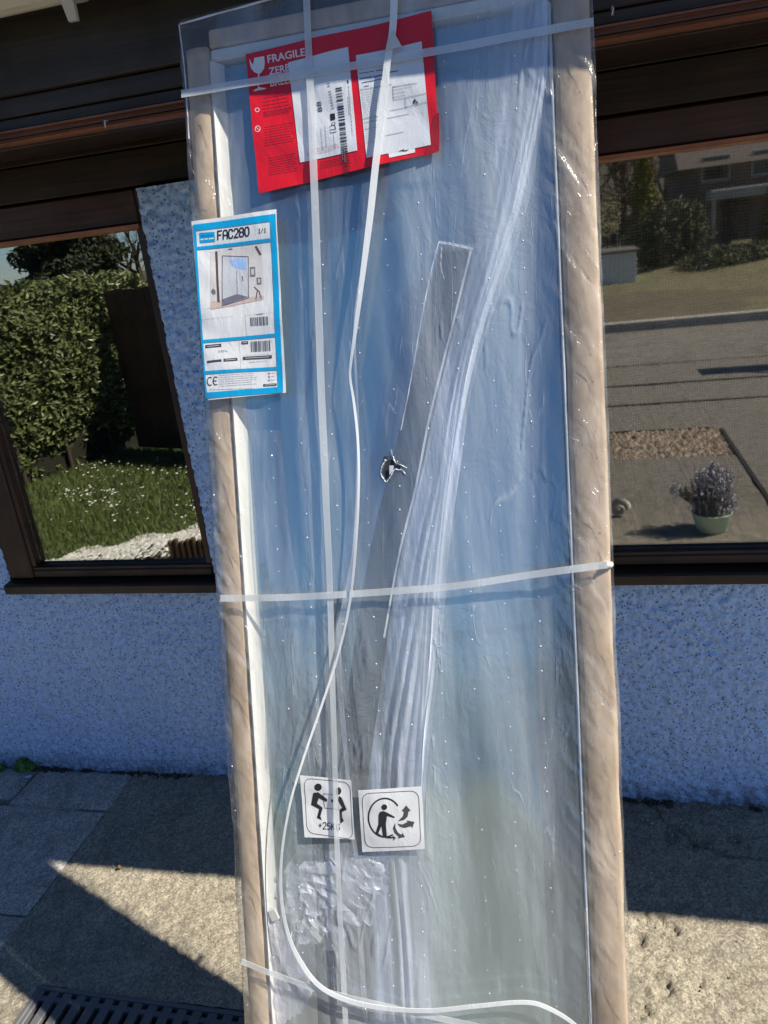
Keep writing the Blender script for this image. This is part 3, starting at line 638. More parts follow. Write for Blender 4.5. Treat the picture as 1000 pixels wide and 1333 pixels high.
# rubble bed in the patio
m = MB()
for i in range(1900):
    c = (rng.uniform(bed[0], bed[1]) if i < 1300 else rng.normal(0.6, 0.35), rng.uniform(bed[2], bed[3]) if i < 1300 else rng.normal(-1.8, 0.30)); s_ = rng.uniform(0.008, 0.034)*(1 if i < 1300 else 0.7); a = rng.uniform(0, 6.28)
    m.add([(c[0]+s_*(x*math.cos(a)-y*math.sin(a)), c[1]+s_*(x*math.sin(a)+y*math.cos(a)), -0.02+s_*z*0.9) for x, y, z in ic], icf)
m.build('rubble', RUBBLE, kind='stuff', label='bed of broken brown stones let into the patio, mirrored in the right window')
obj('rubble_bed', [(bed[0]-.01, bed[2]-.01, -0.025), (bed[1]+.01, bed[2]-.01, -0.025), (bed[1]+.01, bed[3]+.01, -0.025), (bed[0]-.01, bed[3]+.01, -0.025)], [(0, 1, 2, 3)], SOIL, kind='structure')
# dark expansion joint running across the patio
j0 = mirrored_ground(940, 560); j1 = mirrored_ground(1000, 650); m = MB(); dj = (j1-j0); dj /= np.linalg.norm(dj); a_ = j0-dj*0.02; b_ = j1+dj*1.2; pn = np.array([-dj[1], dj[0], 0])*0.012
m.add([a_-pn+[0, 0, 0.010], a_+pn+[0, 0, 0.010], b_+pn+[0, 0, 0.010], b_-pn+[0, 0, 0.010], a_-pn-[0, 0, 0.02], a_+pn-[0, 0, 0.02], b_+pn-[0, 0, 0.02], b_-pn-[0, 0, 0.02]], [(0, 1, 2, 3), (0, 1, 5, 4), (1, 2, 6, 5), (2, 3, 7, 6), (3, 0, 4, 7)])
m.build('expansion_joint', BLACK, kind='structure')
for y in (-2.95, -3.75):
    m = MB(); m.box(-1.2, 3.2, y-0.012, y+0.012, -0.02, 0.009); m.build('expansion_joint', BLACK, kind='structure')
# out-of-view railing, widened to a slab for the shadow bar it throws
hr = empty('shadow_railing', (2.78, -4.25, 0), 'unseen dark metal railing added to throw a shadow bar on the patio', 'shadow_railing')
m = MB(); m.box(-0.75, 1.6, -0.17, 0.17, 0.86, 0.90, 0.01); hm = mat('dark_metal', (0.03, 0.03, 0.032), 0.5); m.build('rail_slab', hm, hr)
for x in (-0.7, 0.4, 1.5):
    m = MB(); m.box(x-0.025, x+0.025, -0.02, 0.02, -0.06, 0.86); m.build('post', hm, hr)
    m = MB(); m.tube([(x, 0, 0.85), (x, 0.45, 0.0)], 0.025, 6); m.build('strut', hm, hr)
# white shed
s0 = mirrored(783, 366, -15.4); s1 = mirrored(829, 363, -15.4); st = mirrored(800, 330, -15.4)[2]; w0 = s1[0]-s0[0]
shed = empty('white_shed', (s0[0], -15.4, -0.1), 'small white boarded shed across the road, mirrored near the package', 'shed')
for i in range(8):
    m = MB(); m.box(w0*i/8+0.004, w0*(i+1)/8-0.004, -0.02, 0, 0, st+0.1, 0.004); m.build('wall_board', WHITE, shed)
m = MB(); m.box(0.01, w0-0.01, -1.6, -0.021, 0, st+0.08); m.build('wall', WHITE, shed)
m = MB(); m.box(-0.06, w0+0.06, -1.7, 0.08, st+0.1, st+0.16, 0.01); m.build('roof', mat('shed_roof', (0.12, 0.11, 0.10), 0.8), shed)
# house across the road
a0 = mirrored(893, 380, -22); a1 = mirrored(1045, 300, -22); zt_ = mirrored(940, 205, -22)[2]
oh = empty('far_house', (a0[0], -22, -0.3), 'dark brick house across the road with a pale porch roof, mirrored in the right window', 'house')
wd = 4.4; FARW = mat('weathered_white', (0.36, 0.35, 0.32), 0.7); BRK = concrete('far_brick', (0.16, 0.11, 0.09), (0.20, 0.14, 0.11), (0.10, 0.07, 0.06), 0.5)
m = MB(); m.box(0, wd, -5, 0, 0, zt_+0.1); m.build('wall', BRK, oh)
m = MB(); m.add([(-0.3, 0.3, zt_+0.1), (wd+0.3, 0.3, zt_+0.1), (wd+0.3, -2.5, zt_+1.7), (-0.3, -2.5, zt_+1.7), (-0.3, -5.3, zt_+0.1), (wd+0.3, -5.3, zt_+0.1)], [(0, 1, 2, 3), (3, 2, 5, 4), (0, 3, 4), (1, 5, 2), (0, 4, 5, 1)])
rf = m.build('roof', mat('far_roof', (0.09, 0.07, 0.065), 0.85), oh)
m = MB(); m.box(wd*0.6, wd*0.6+0.4, -2.4, -2.0, zt_+1.2, zt_+2.3); m.build('chimney', BRK, rf)
zp = mirrored(940, 252, -21)[2]+0.3
m = MB(); m.box(0.5, 2.2, 0.0, 0.9, zp-0.15, zp+0.12, 0.02); m.build('porch_roof', FARW, oh)
for x in (0.6, 2.1):
    m = MB(); m.box(x-0.05, x+0.05, 0.75, 0.85, 0, zp-0.15); m.build('porch_post', FARW, oh)
for x, z0, z1 in ((0.35, 2.3, 3.0), (1.7, 2.3, 3.0), (3.0, 2.3, 3.0), (2.9, 0.9, 1.9)):
    m = MB(); m.box(x, x+0.8, 0.0, 0.04, z0, z1, 0.01); f_ = m.build('window', FARW, oh)
    m = MB(); m.box(x+0.06, x+0.74, 0.041, 0.05, z0+0.06, z1-0.06); m.build('pane', mat('far_pane', (0.02, 0.025, 0.03), 0.1), f_)
m = MB(); m.box(1.0, 1.7, 0.0, 0.04, 0, 1.75, 0.01); m.build('door', WOODV, oh)
q = mirrored(838, 300, -19); conifer(q[0], -19, 0.62, 3.1, GOLD, 'slim golden conifer across the road, mirrored in the right window', 9000, 0.14)
q = mirrored(1010, 300, -17); conifer(q[0]+0.3, -17, 0.9, 2.9, GOLD, 'olive conifer at the right picture edge, mirrored in the right window', 9000, 0.14)
def bush(px, py, Y, r0, h, mt, label, n=6000):
    q = mirrored(px, py, Y); t_ = empty('bush', (q[0], Y, -0.1), label, 'bush', None)
    u = rng.normal(size=(n, 3)); u /= np.linalg.norm(u, axis=1)[:, None]; rr = rng.uniform(0.6, 1, n)[:, None]*(1+0.3*fbm(u[:, 0]*3+7, u[:, 2]*3+u[:, 1]*2, 2, 3)[:, None])
    P = u*rr*np.array([r0, r0*0.8, h*0.55])+np.array([0, 0, h*0.5]); P = P[P[:, 2] > 0]; m = MB(); leaves(m, P, 0.13, None); m.build('foliage', mt, t_)
    m = MB(); m.tube([(0, 0, -0.1), (0, 0, h*0.4)], [0.06, 0.03], 6); m.build('stem', BARK, t_)
bush(872, 350, -17.5, 0.95, 1.7, BUSH, 'round dull green bush left of the far house, mirrored in the right window')
bush(800, 300, -24, 2.2, 2.4, leafmat('brown_hedge_leaf', (0.06, 0.045, 0.03), (0.10, 0.075, 0.045), 0.8), 'brownish tall shrub behind the white shed, mirrored in the right window')
bush(960, 372, -16, 1.3, 0.6, BUSH, 'low wide shrub in front of the far house, mirrored in the right window', 5000)
for i, (px, Y, h) in enumerate(((770, -34, 7), (812, -36, 6.2), (868, -33, 7.5), (925, -38, 8), (985, -35, 7))):
    q = mirrored(px, 300, Y); twigtree(q[0], Y, h, 0.7, 6, ['leftmost leafless tree of the row on the rise behind the white shed', 'shorter leafless tree behind the golden conifer', 'leafless tree behind the round bush', 'tallest leafless tree behind the far house', 'rightmost leafless tree of the row on the rise'][i], TWIG, 'leafless trees on the rise')
hx = np.linspace(-120, 140, 60); hy = np.linspace(-150, -60, 20); A, B = np.meshgrid(hx, hy, indexing='ij')
obj('hill', np.stack([A, B, 0.1+sstep(-20, 10, A)*(2.0+7*sstep(-60, -110, B)*(0.8+0.8*fbm(A*0.02, B*0.02, 4, 3))+1.5*fbm(A*0.3, B*0.3, 6, 3))], -1).reshape(-1, 3), gridfaces(60, 20), concrete('wooded_hill', (0.08, 0.065, 0.045), (0.06, 0.06, 0.035), (0.11, 0.09, 0.06), 0.05), smooth=True, kind='structure')

# ------------------------------------------------------------------ THE WRAPPED PACKAGE leaning under the eave
YAW, LEAN, ROLL = 0.0178, 0.2951, 0.0024
PO = np.array([-0.5849, 0.7571, 0.0]); bx0 = np.array([math.cos(YAW), math.sin(YAW), 0]); hb0 = np.array([-math.sin(YAW), math.cos(YAW), 0])
L0 = math.cos(LEAN)*np.array([0, 0, 1.0])+math.sin(LEAN)*hb0
PA = math.cos(ROLL)*bx0+math.sin(ROLL)*L0; PB = -math.sin(ROLL)*bx0+math.cos(ROLL)*L0; PY = -np.cross(PA, PB)
pk = empty('wrapped_package', tuple(PO), 'tall flat package wrapped in clear film with kraft edges and straps, leaning before the house', 'package')
MM = Matrix.Identity(4)
for i in range(3): MM[i][0] = PA[i]; MM[i][1] = PY[i]; MM[i][2] = PB[i]; MM[i][3] = PO[i]
pk.matrix_world = MM
def loc(px, py, d=0.0):
    q = onplane(px, py, PO+PY*d, PY)-PO; return np.array([q@PA, q@PB])
PW = 0.651; PH = 1.988; V0 = 0.012; TH = 0.043
# materials
KRAFT = mat('kraft_card', (0.46, 0.35, 0.25), 0.75); k = N(KRAFT); v = k.coords((22, 22, 9))
k.l(k.mix(k.ramp(k.noise(v, 1.0, 5), [(0.35, 0.0), (0.7, 1.0)]), (0.52, 0.40, 0.28), (0.29, 0.205, 0.135)), k.b.inputs['Base Color']); k.bump(k.noise(v, 3, 4), 0.2, 0.002)
FOAM = mat('white_foam', (0.56, 0.56, 0.53), 0.7)
BACK = mat('reflection_tinted_sheet', (0.22, 0.33, 0.42), 0.55); k = N(BACK); v = k.coords((5, 5, 1.2))
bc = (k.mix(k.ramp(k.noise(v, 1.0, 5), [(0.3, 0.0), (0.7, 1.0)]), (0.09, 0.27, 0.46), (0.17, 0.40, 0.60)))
sp = k.n('ShaderNodeSeparateXYZ'); k.l(k.coords(), sp.inputs[0])      # mirrored sky above and ground below, painted in as blue fading to grey
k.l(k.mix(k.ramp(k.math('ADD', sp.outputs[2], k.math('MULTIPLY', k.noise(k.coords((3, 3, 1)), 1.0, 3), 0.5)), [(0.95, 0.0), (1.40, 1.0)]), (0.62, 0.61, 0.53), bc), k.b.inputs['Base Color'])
SHEET = glassmat('shower_glass', 0.16, 0.12, (0.88, 0.95, 0.97))
def filmmat(name, haze, gloss, rough, bumps, streak=0.5, tint=(0.9, 0.93, 1.0), stretch=(26, 26, 3)):
    m = bpy.data.materials.new(name); m.use_nodes = True; k = N(m); k.t.nodes.remove(k.b)
    tr = k.n('ShaderNodeBsdfTransparent'); tr.inputs[0].default_value = (0.97, 0.98, 0.99, 1)
    df = k.n('ShaderNodeBsdfDiffuse'); df.inputs[0].default_value = (*tint, 1)
    tl = k.n('ShaderNodeBsdfTranslucent'); tl.inputs[0].default_value = (*tint, 1)
    gl = k.n('ShaderNodeBsdfGlossy'); gl.inputs['Roughness'].default_value = rough
    v = k.coords(stretch); v2 = k.coords((60, 60, 60)); v3 = k.coords((14, 14, 9), rot=(0, 0.5, 0))
    n1 = k.noise(v, 1.0, 5, 0.6, 0.5); n2 = k.noise(v3, 1.0, 5, 0.7, 1.2); n3 = k.noise(v2, 3.0, 3)
    h = k.math('ADD', k.math('MULTIPLY', n1, 1.0), k.math('ADD', k.math('MULTIPLY', n2, 0.7), k.math('MULTIPLY', n3, 0.05)))
    b = k.n('ShaderNodeBump'); b.inputs['Strength'].default_value = bumps; b.inputs['Distance'].default_value = 0.010; k.l(h, b.inputs['Height'])
    for s_ in (gl, df): k.l(b.outputs[0], s_.inputs['Normal'])
    dd = k.n('ShaderNodeMixShader'); dd.inputs[0].default_value = 0.25; k.l(df.outputs[0], dd.inputs[1]); k.l(tl.outputs[0], dd.inputs[2])
    cn = k.noise(k.coords(tuple(x*0.45 for x in stretch), rot=(0, 0.25, 0)), 1.6, 3, 0.5, 2.5)
    cr = k.ramp(cn, [(0.470, 0.0), (0.478, 1.0), (0.486, 0.0)]); gate = k.ramp(n2, [(0.48, 0.0), (0.6, 1.0)]); cr = k.math('MULTIPLY', cr, gate)
    hb = k.math('ADD', h, k.math('MULTIPLY', cr, 0.18)); k.l(hb, b.inputs['Height'])
    hz = k.math('MULTIPLY', k.math('ADD', k.math('MULTIPLY', cr, 0.8), k.math('ADD', k.math('MULTIPLY', k.ramp(n1, [(0.42, 0.0), (0.68, 1.0)]), streak*2), 1.0-streak)), haze)
    a = k.n('ShaderNodeMixShader'); k.l(hz, a.inputs[0]); k.l(tr.outputs[0], a.inputs[1]); k.l(dd.outputs[0], a.inputs[2])
    f = k.n('ShaderNodeLayerWeight'); k.l(b.outputs[0], f.inputs['Normal']); f5 = k.math('ADD', k.math('MULTIPLY', k.math('POWER', f.outputs['Facing'], 5.0), 0.7), 0.04)
    c = k.n('ShaderNodeMixShader'); k.l(k.math('MINIMUM', k.math('ADD', f5, gloss), 0.8), c.inputs[0]); k.l(a.outputs[0], c.inputs[1]); k.l(gl.outputs[0], c.inputs[2])
    k.l(c.outputs[0], k.out.inputs[0]); return m
FILM = filmmat('clear_film', 0.24, 0.10, 0.13, 0.42, 0.75, tint=(0.84, 0.93, 1.0), stretch=(9, 9, 0.8))
FILMK = filmmat('clear_film_edges', 0.12, 0.035, 0.24, 0.5, 0.7, tint=(1.0, 0.96, 0.9), stretch=(16, 16, 8))
SLEEVE = filmmat('sleeve_film', 0.6, 0.12, 0.15, 0.5, 0.7, tint=(0.78, 0.83, 1.0), stretch=(34, 34, 1.6))
CRINK = filmmat('crinkled_bag_film', 0.5, 0.16, 0.1, 0.5, 0.4, stretch=(40, 40, 30))
STRAP = filmmat('strap_plastic', 0.44, 0.04, 0.3, 0.1, 0.05, tint=(0.80, 0.83, 0.85))
STRAPW = filmmat('white_strap', 0.8, 0.04, 0.3, 0.1, 0.05, tint=(0.92, 0.94, 0.95))
ALU = mat('dark_profile', (0.008, 0.016, 0.034), 0.5)
def pb(name, mt, *bxs, bev=0.003, parent=None, **kk):
    m = MB()
    for b in bxs: m.box(*b, bev)
    return m.build(name, mt, parent or pk, **kk)
# edges: rounded kraft channels
def kraft(u0, u1, seed):
    vs = np.linspace(V0, PH, 150); prof = [(0.0, TH), (0.0, 0.010), (0.003, 0.004), (0.009, 0.001), (0.5, 0.0), (-0.007, 0.001), (-0.002, 0.004), (-0.0, 0.012)]
    V = []; Wd = u1-u0
    for v in vs:
        for i, (a, b) in enumerate(prof):
            u = (u0+a if i < 4 else (u0+Wd*0.5 if i == 4 else u1+a))
            wob = 0.0026*float(fbm(np.array([v*9.]), np.array([seed+i*0.4]), seed, 3)[0]); V.append((u+wob, b+abs(wob)*0.8, v))
    n = len(prof); Fs = [(i*n+j, i*n+j+1, (i+1)*n+j+1, (i+1)*n+j) for i in range(len(vs)-1) for j in range(n-1)]+[tuple(range(n)), tuple(range((len(vs)-1)*n, len(vs)*n))]
    return obj('kraft_edge', V, Fs, KRAFT, pk, smooth=True)
kraft(0.008, 0.051, 3); kraft(0.592, 0.647, 7)
pb('kraft_edge', KRAFT, (0.0515, 0.5915, 0.002, TH, PH-0.003, PH+0.026))
pb('kraft_edge', KRAFT, (0.0515, 0.5915, 0.002, TH, V0, V0+0.05))
# white foam lining: left lip, top bar, thin right lip
def lip():
    z0, z1 = V0+0.051, PH-0.025; pr = [(0.0515, 0.03), (0.0515, 0.001), (0.0545, -0.0005), (0.0695, 0.017), (0.0695, 0.03)]
    V = [(a, b, z0) for a, b in pr]+[(a, b, z1) for a, b in pr]
    obj('foam_strip', V, [(i, (i+1) % 5, 5+(i+1) % 5, 5+i) for i in range(5)]+[(0, 1, 2, 3, 4), (5, 6, 7, 8, 9)], FOAM, pk)
lip()
pb('foam_strip', FOAM, (0.0515, 0.5915, 0.005, 0.03, PH-0.023, PH-0.004))
pb('foam_strip', mat('greyed_foam', (0.50, 0.55, 0.62), 0.7), (0.587, 0.5915, 0.004, 0.03, V0+0.051, PH-0.025))
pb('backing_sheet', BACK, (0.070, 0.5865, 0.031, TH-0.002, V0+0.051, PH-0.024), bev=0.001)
pb('glass_sheet', SHEET, (0.070, 0.585, 0.018, 0.024, V0+0.055, PH-0.027), bev=0.001)
# things packed in front of the glass: paths are (sighting x, y, width px)
def bar(name, path, d0, th, mt, ends=True, bulge=0.0):
    V = []; 
    for px, py, w in path:
        a = loc(px-w/2, py, d0); b = loc(px+w/2, py, d0)
        V += [(a[0], d0+th, a[1]), (a[0]+0.0015, d0, a[1]), ((a[0]+b[0])/2, d0-bulge, (a[1]+b[1])/2), (b[0]-0.0015, d0, b[1]), (b[0], d0+th, b[1])]
    n = 5; Fs = [(i*n+j, i*n+j+1, (i+1)*n+j+1, (i+1)*n+j) for i in range(len(path)-1) for j in range(4)]+[(0, 1, 2, 3, 4), tuple((len(path)-1)*n+j for j in range(5))]
    return obj(name, V, Fs, mt, pk)
def densify(path, n):
    p = np.array(path, float); t = np.linspace(0, 1, len(p)); tt = np.linspace(0, 1, n)
    # smooth (Catmull-Rom like) by cubic through numpy
    out = []
    for c in range(p.shape[1]):
        v = p[:, c]; m = np.gradient(v, t); i = np.clip(np.searchsorted(t, tt)-1, 0, len(t)-2); h = t[i+1]-t[i]; s = (tt-t[i])/h
        out.append((2*s**3-3*s**2+1)*v[i]+(s**3-2*s**2+s)*h*m[i]+(-2*s**3+3*s**2)*v[i+1]+(s**3-s**2)*h*m[i+1])
    return np.stack(out, 1)
PROF = [(592, 322, 42), (572, 420, 42), (552, 510, 42), (530, 600, 42), (506, 700, 44), (488, 800, 44), (474, 900, 44), (460, 1000, 44), (452, 1100, 40), (452, 1200, 38), (462, 1400, 36)]
pr_ = densify(PROF, 40)
b1 = bar('profile', pr_, 0.007, 0.010, ALU)
b2 = bar('profile', densify([(440, 780, 12), (430, 900, 20), (416, 1050, 20), (420, 1200, 24), (430, 1400, 28)], 24), 0.010, 0.007, ALU)
# pleated bundle of spare film
BUN = [(694, 4, 50), (684, 90, 54), (664, 230, 62), (640, 340, 52), (612, 430, 44), (590, 520, 44), (574, 610, 50), (556, 700, 62), (540, 800, 76), (526, 900, 84), (514, 1000, 84), (512, 1110, 78), (520, 1250, 76), (528, 1400, 76)]
def pleats(name, path, d0, amp, npl, mt, seed, nn=110, nc=46, close=0.0):
    P = densify(path, nn); V = []
    for i, (px, py, w) in enumerate(P):
        for j in range(nc):
            s = j/(nc-1); a = loc(px-w/2+w*s, py, d0)
            ph = s*npl*math.pi*2+1.5*float(vn(np.array([i*0.06]), np.array([s*2.0]), seed)[0])*3
            V.append((a[0], d0-amp*abs(math.sin(ph))*(0.6+0.4*math.sin(s*9+seed))*math.sin(math.pi*s)**0.5, a[1]))
    return obj(name, V, gridfaces(nn, nc), mt, pk, smooth=True)
pleats('folded_film', BUN, 0.0085, 0.0080, 3, SLEEVE, 3)
pleats('folded_film', [(705, -40, 16), (704, 60, 18), (700, 120, 18), (672, 250, 20), (650, 330, 18), (618, 440, 16), (596, 540, 14), (580, 640, 14), (566, 760, 16), (558, 880, 14), (551, 960, 8), (548, 1030, 2)], 0.004, 0.004, 1.0, filmmat('bright_fold', 0.85, 0.1, 0.15, 0.4, 0.3, tint=(0.85, 0.9, 1.0)), 9, nc=18)
pleats('profile_sleeve', densify([(p[0], p[1]-4, p[2]+8) for p in PROF], 30), 0.0062, 0.003, 1.5, filmmat('thin_sleeve', 0.04, 0.06, 0.10, 0.5, tint=(0.7, 0.85, 1.0)), 5, nc=22)
pleats('folded_film', [(345, 560, 40), (352, 700, 52), (366, 800, 60), (380, 900, 56), (372, 1000, 60)], 0.012, 0.004, 2.0, filmmat('loose_inner_film', 0.10, 0.03, 0.2, 0.8), 12, nc=24)
# bright sealed rim along the profile end
def ribbon(name, path, d, w, mt, parent=None, thick=0.0008, dd=None, n=60, tw=None):
    """path of sightings; w in px (list or number); d depth (list or number); a closed thin strip"""
    P = densify([(p[0], p[1], (p[2] if len(p) > 2 else w), (p[3] if len(p) > 3 else d)) for p in path], n)
    V = []; loc_c = []
    for px, py, ww, d_ in P: loc_c.append((*loc(px, py, d_), d_, ww))
    C_ = np.array(loc_c); T = np.gradient(C_[:, :2], axis=0); T /= np.linalg.norm(T, axis=1)[:, None]+1e-9
    for i in range(n):
        nx_, nz_ = -T[i, 1], T[i, 0]; hw = C_[i, 3]*0.00122/2*(1-0.0); u, v, d_ = C_[i, 0], C_[i, 1], C_[i, 2]; a = tw[int(i*len(tw)/n)] if tw else 0.0
        ca, sa = math.cos(a), math.sin(a)
        for sgn, off in ((1, 0), (1, 1), (-1, 1), (-1, 0)):
            V.append((u+sgn*nx_*hw*ca*(1+0.04*math.sin(i*20.0/n+u*40)), d_+sgn*hw*sa+(thick if off else 0)+0.0005*math.sin(i*34.0/n+sgn*0.9), v+sgn*nz_*hw*ca))
    Fs = [(i*4+j, i*4+(j+1) % 4, (i+1)*4+(j+1) % 4, (i+1)*4+j) for i in range(n-1) for j in range(4)]+[(0, 1, 2, 3), ((n-1)*4, (n-1)*4+1, (n-1)*4+2, (n-1)*4+3)]
    return obj(name, V, Fs, mt, parent or pk, smooth=False)
RIM = filmmat('sealed_rim', 0.75, 0.05, 0.2, 0.2, 0.1)
ribbon('sleeve_seam', [(571, 315), (590, 318), (616, 324)], 0.0035, 3.2, RIM, n=12)
ribbon('sleeve_seam', [(571, 316), (560, 360), (548, 420), (534, 500), (522, 560)], 0.0035, 1.2, RIM, n=20)
ribbon('sleeve_seam', [(613, 326), (600, 380), (580, 460), (560, 540), (540, 640), (520, 720), (500, 830)], 0.0035, 2.6, RIM, n=30)
ribbon('sleeve_seam', [(575, 322), (574, 345), (578, 362)], 0.0035, 1.0, RIM, n=10)
# hardware bag, tube and small label at the foot
def crumple(name, poly, d0, amp, mt, seed, n=46):
    p = np.array(poly, float); x0, y0 = p.min(0); x1, y1 = p.max(0); xs = np.linspace(x0, x1, n); ys = np.linspace(y0, y1, n); V = []; ins = []
    def inside(x, y):
        c = False; j = len(p)-1
        for i in range(len(p)):
            if (p[i, 1] > y) != (p[j, 1] > y) and x < (p[j, 0]-p[i, 0])*(y-p[i, 1])/(p[j, 1]-p[i, 1])+p[i, 0]: c = not c
            j = i
        return c
    for x in xs:
        for y in ys:
            f1 = float(vn(np.array([x*0.05]), np.array([y*0.05]), seed)[0]); f2 = abs(float(vn(np.array([x*0.07+y*0.03]), np.array([y*0.055-x*0.03]), seed+2)[0]))
            if n < 30:
                jx, jy = rng.uniform(-3.5, 3.5, 2); a = loc(x+jx, y+jy, d0); V.append((a[0], d0-amp*rng.uniform(0.1, 1.5), a[1])); ins.append(inside(x+4*f1, y+6*f2)); continue
            a = loc(x, y, d0); V.append((a[0], d0-amp*(0.5+f1)-amp*1.3*f2, a[1])); ins.append(inside(x+4*f1, y+6*f2))
    Fs = [f for f in gridfaces(n, n).tolist() if all(ins[i] for i in f)]
    return obj(name, V, Fs, mt, pk, smooth=False)
crumple('hardware_bag', [(366, 1150), (372, 1118), (408, 1122), (430, 1096), (470, 1112), (505, 1104), (514, 1150), (490, 1170), (500, 1215), (462, 1206), (448, 1252), (402, 1226), (384, 1240), (370, 1190)], 0.010, 0.0075, CRINK, 4, 19)
crumple('hardware_bag', [(380, 1140), (420, 1110), (505, 1120), (500, 1160), (450, 1190), (400, 1200)], 0.004, 0.004, CRINK, 14, 13)
crumple('hardware_bag', [(345, 1182), (356, 1180), (372, 1215), (398, 1250), (410, 1290), (392, 1320), (352, 1345), (346, 1260)], 0.006, 0.004, filmmat('milky_bag', 0.75, 0.05, 0.25, 0.6, tint=(0.86, 0.84, 0.95)), 8)
def quadprint(name, pts, d, mt, parent=None, th=0.001):
    q = [loc(x, y, d) for x, y in pts]; n = len(q)
    V = [(a[0], d, a[1]) for a in q]+[(a[0], d+th, a[1]) for a in q]
    return obj(name, V, [tuple(range(n)), tuple(range(2*n-1, n-1, -1))]+[(i, (i+1) % n, n+(i+1) % n, n+i) for i in range(n)], mt, parent or pk)
quadprint('paper_tag', [(402, 1188), (425, 1214), (416, 1228), (392, 1200)], 0.003, FOAM)
quadprint('tube_cap', [(349, 1187), (357, 1184), (363, 1197), (354, 1200)], 0.001, FOAM, th=0.006)
for i in range(7):
    a = loc(402+i*11, 1150+(i*37) % 60, 0.013); m = MB(); m.tube([(a[0], 0.013, a[1]), (a[0]+0.018*math.cos(i*1.3), 0.013, a[1]+0.018*math.sin(i*1.3))], [0.0045, 0.0022], 8); m.build('screw', ALU, pk)

# outer film: one crumpled skin over front and sides
def gauss(x, s): return np.exp(-(x/s)**2)
lab = [(loc(250, 521)[0]-.01, loc(372, 273)[0]+.01, loc(300, 521)[1], loc(300, 273)[1]+.01), (loc(325, 250)[0], loc(572, 200)[0], loc(450, 250)[1], loc(450, 15)[1]+.03), (loc(388, 1050)[0], loc(556, 1050)[0], loc(470, 1112)[1], loc(470, 1005)[1])]
bun = densify(BUN, 60); bun = np.array([(*loc(p[0], p[1]), p[2]*0.0006) for p in bun]); prf = np.array([(*loc(p[0], p[1]), p[2]*0.0006) for p in pr_])
def film_d(U, Vv):
    inn = sstep(0.048, 0.088, U)*(1-sstep(0.549, 0.596, U))*(1-sstep(1.955, 1.99, Vv))
    d = -0.0025+inn*0.0045
    cu = np.interp(Vv, bun[::-1, 1], bun[::-1, 0]); d = d-0.003*inn*gauss(U-cu, 0.04)
    cu = np.interp(Vv, prf[::-1, 1], prf[::-1, 0]); d = d-0.002*inn*gauss(U-cu, 0.03)*(Vv < prf[0, 1])
    flat = np.ones_like(U)
    for a, b, c, e in lab: flat = flat*(1-0.85*sstep(a-.01, a+.005, U)*(1-sstep(b-.005, b+.01, U))*sstep(c-.01, c+.005, Vv)*(1-sstep(e-.005, e+.01, Vv)))
    fold = fbm(U*9+Vv*1.1+fbm(Vv*2, U*2, 6, 2), Vv*1.1, 21, 3)*0.0060*inn+fbm(U*40+Vv*6, Vv*3, 22, 3)*0.0010*inn
    rid = np.abs(fbm(U*24-Vv*4, Vv*5, 33, 3)); fold = fold-0.0018*(1-sstep(0.0, 0.05, rid))*(fbm(U*5, Vv*3, 35, 2) > 0.12)*inn
    edge = (1-inn)*(fbm(U*30, Vv*16+U*25, 23, 4)*0.0034-0.0022*(1-sstep(0.0, 0.30, np.abs(fbm(U*14, Vv*22+U*28, 24, 3)))))
    d = d+(fold+edge)*flat
    top = sstep(PH-0.01, PH+0.02, Vv); d = d*(1-top)+top*(-0.001+fbm(U*14, Vv*20, 26, 3)*0.004)
    return d
us = np.linspace(0, PW, 300); vs = np.append(np.arange(V0-0.002, 2.036, 0.0042), 2.04)
U, Vv = np.meshgrid(us, vs, indexing='ij'); D = film_d(U, Vv)
D += 0.009*(1-sstep(0, 0.008, U))**2+0.009*(1-sstep(0, 0.008, PW-U))**2
Vtop = Vv+sstep(1.99, 2.04, Vv)*(U*0.055-0.006); Uo = U+0.0028*fbm(Vv*9, U*3, 28, 3)*(np.minimum(U, PW-U) < 0.03)
hp_ = np.array([loc(*p) for p in [(503, 599), (512, 597), (514, 604), (524, 607), (519, 612), (511, 606), (508, 618), (503, 626), (497, 616), (500, 607)]])
n_u, n_v = U.shape; V = np.stack([Uo, D, Vtop], -1).reshape(-1, 3); Fs = gridfaces(n_u, n_v); cen = V[Fs].mean(1)
def inpoly(x, y, p):
    c = np.zeros(x.shape, bool); j = len(p)-1
    for i in range(len(p)):
        cond = ((p[i, 1] > y) != (p[j, 1] > y)) & (x < (p[j, 0]-p[i, 0])*(y-p[i, 1])/(p[j, 1]-p[i, 1]+1e-12)+p[i, 0]); c ^= cond; j = i
    return c
hole = inpoly(cen[:, 0], cen[:, 2], hp_)
Fs = Fs[~hole]; cen = cen[~hole]
isedge = (cen[:, 0] < 0.072) | (cen[:, 0] > 0.587)
# sides and top of the bag wrap round to the back
Vl = V.tolist(); side = []
L_ = [0*n_v+j for j in range(n_v)]; R_ = [(n_u-1)*n_v+j for j in range(n_v)]; T_ = [i*n_v+n_v-1 for i in range(n_u)]
for rim, du in ((L_, -0.001), (R_, 0.001)):
    b0 = len(Vl); Vl += [[Vl[i][0]+du+0.0012*math.sin(Vl[i][2]*70), TH+0.003, Vl[i][2]] for i in rim]
    for i in range(len(rim)-1): side.append([rim[i], rim[i+1], b0+i+1, b0+i])
b0 = len(Vl); Vl += [[Vl[i][0], 0.02+0.004*math.sin(i), Vl[i][2]-0.002] for i in T_]
for i in range(len(T_)-1): side.append([T_[i], T_[i+1], b0+i+1, b0+i])
allF = Fs.tolist()+side
fo = obj('outer_film', Vl, allF, FILM, pk, smooth=True); fo.data.materials.append(FILMK)
fo.data.polygons.foreach_set('material_index', isedge.astype(int).tolist()+[1]*len(side)); fo.data.update()
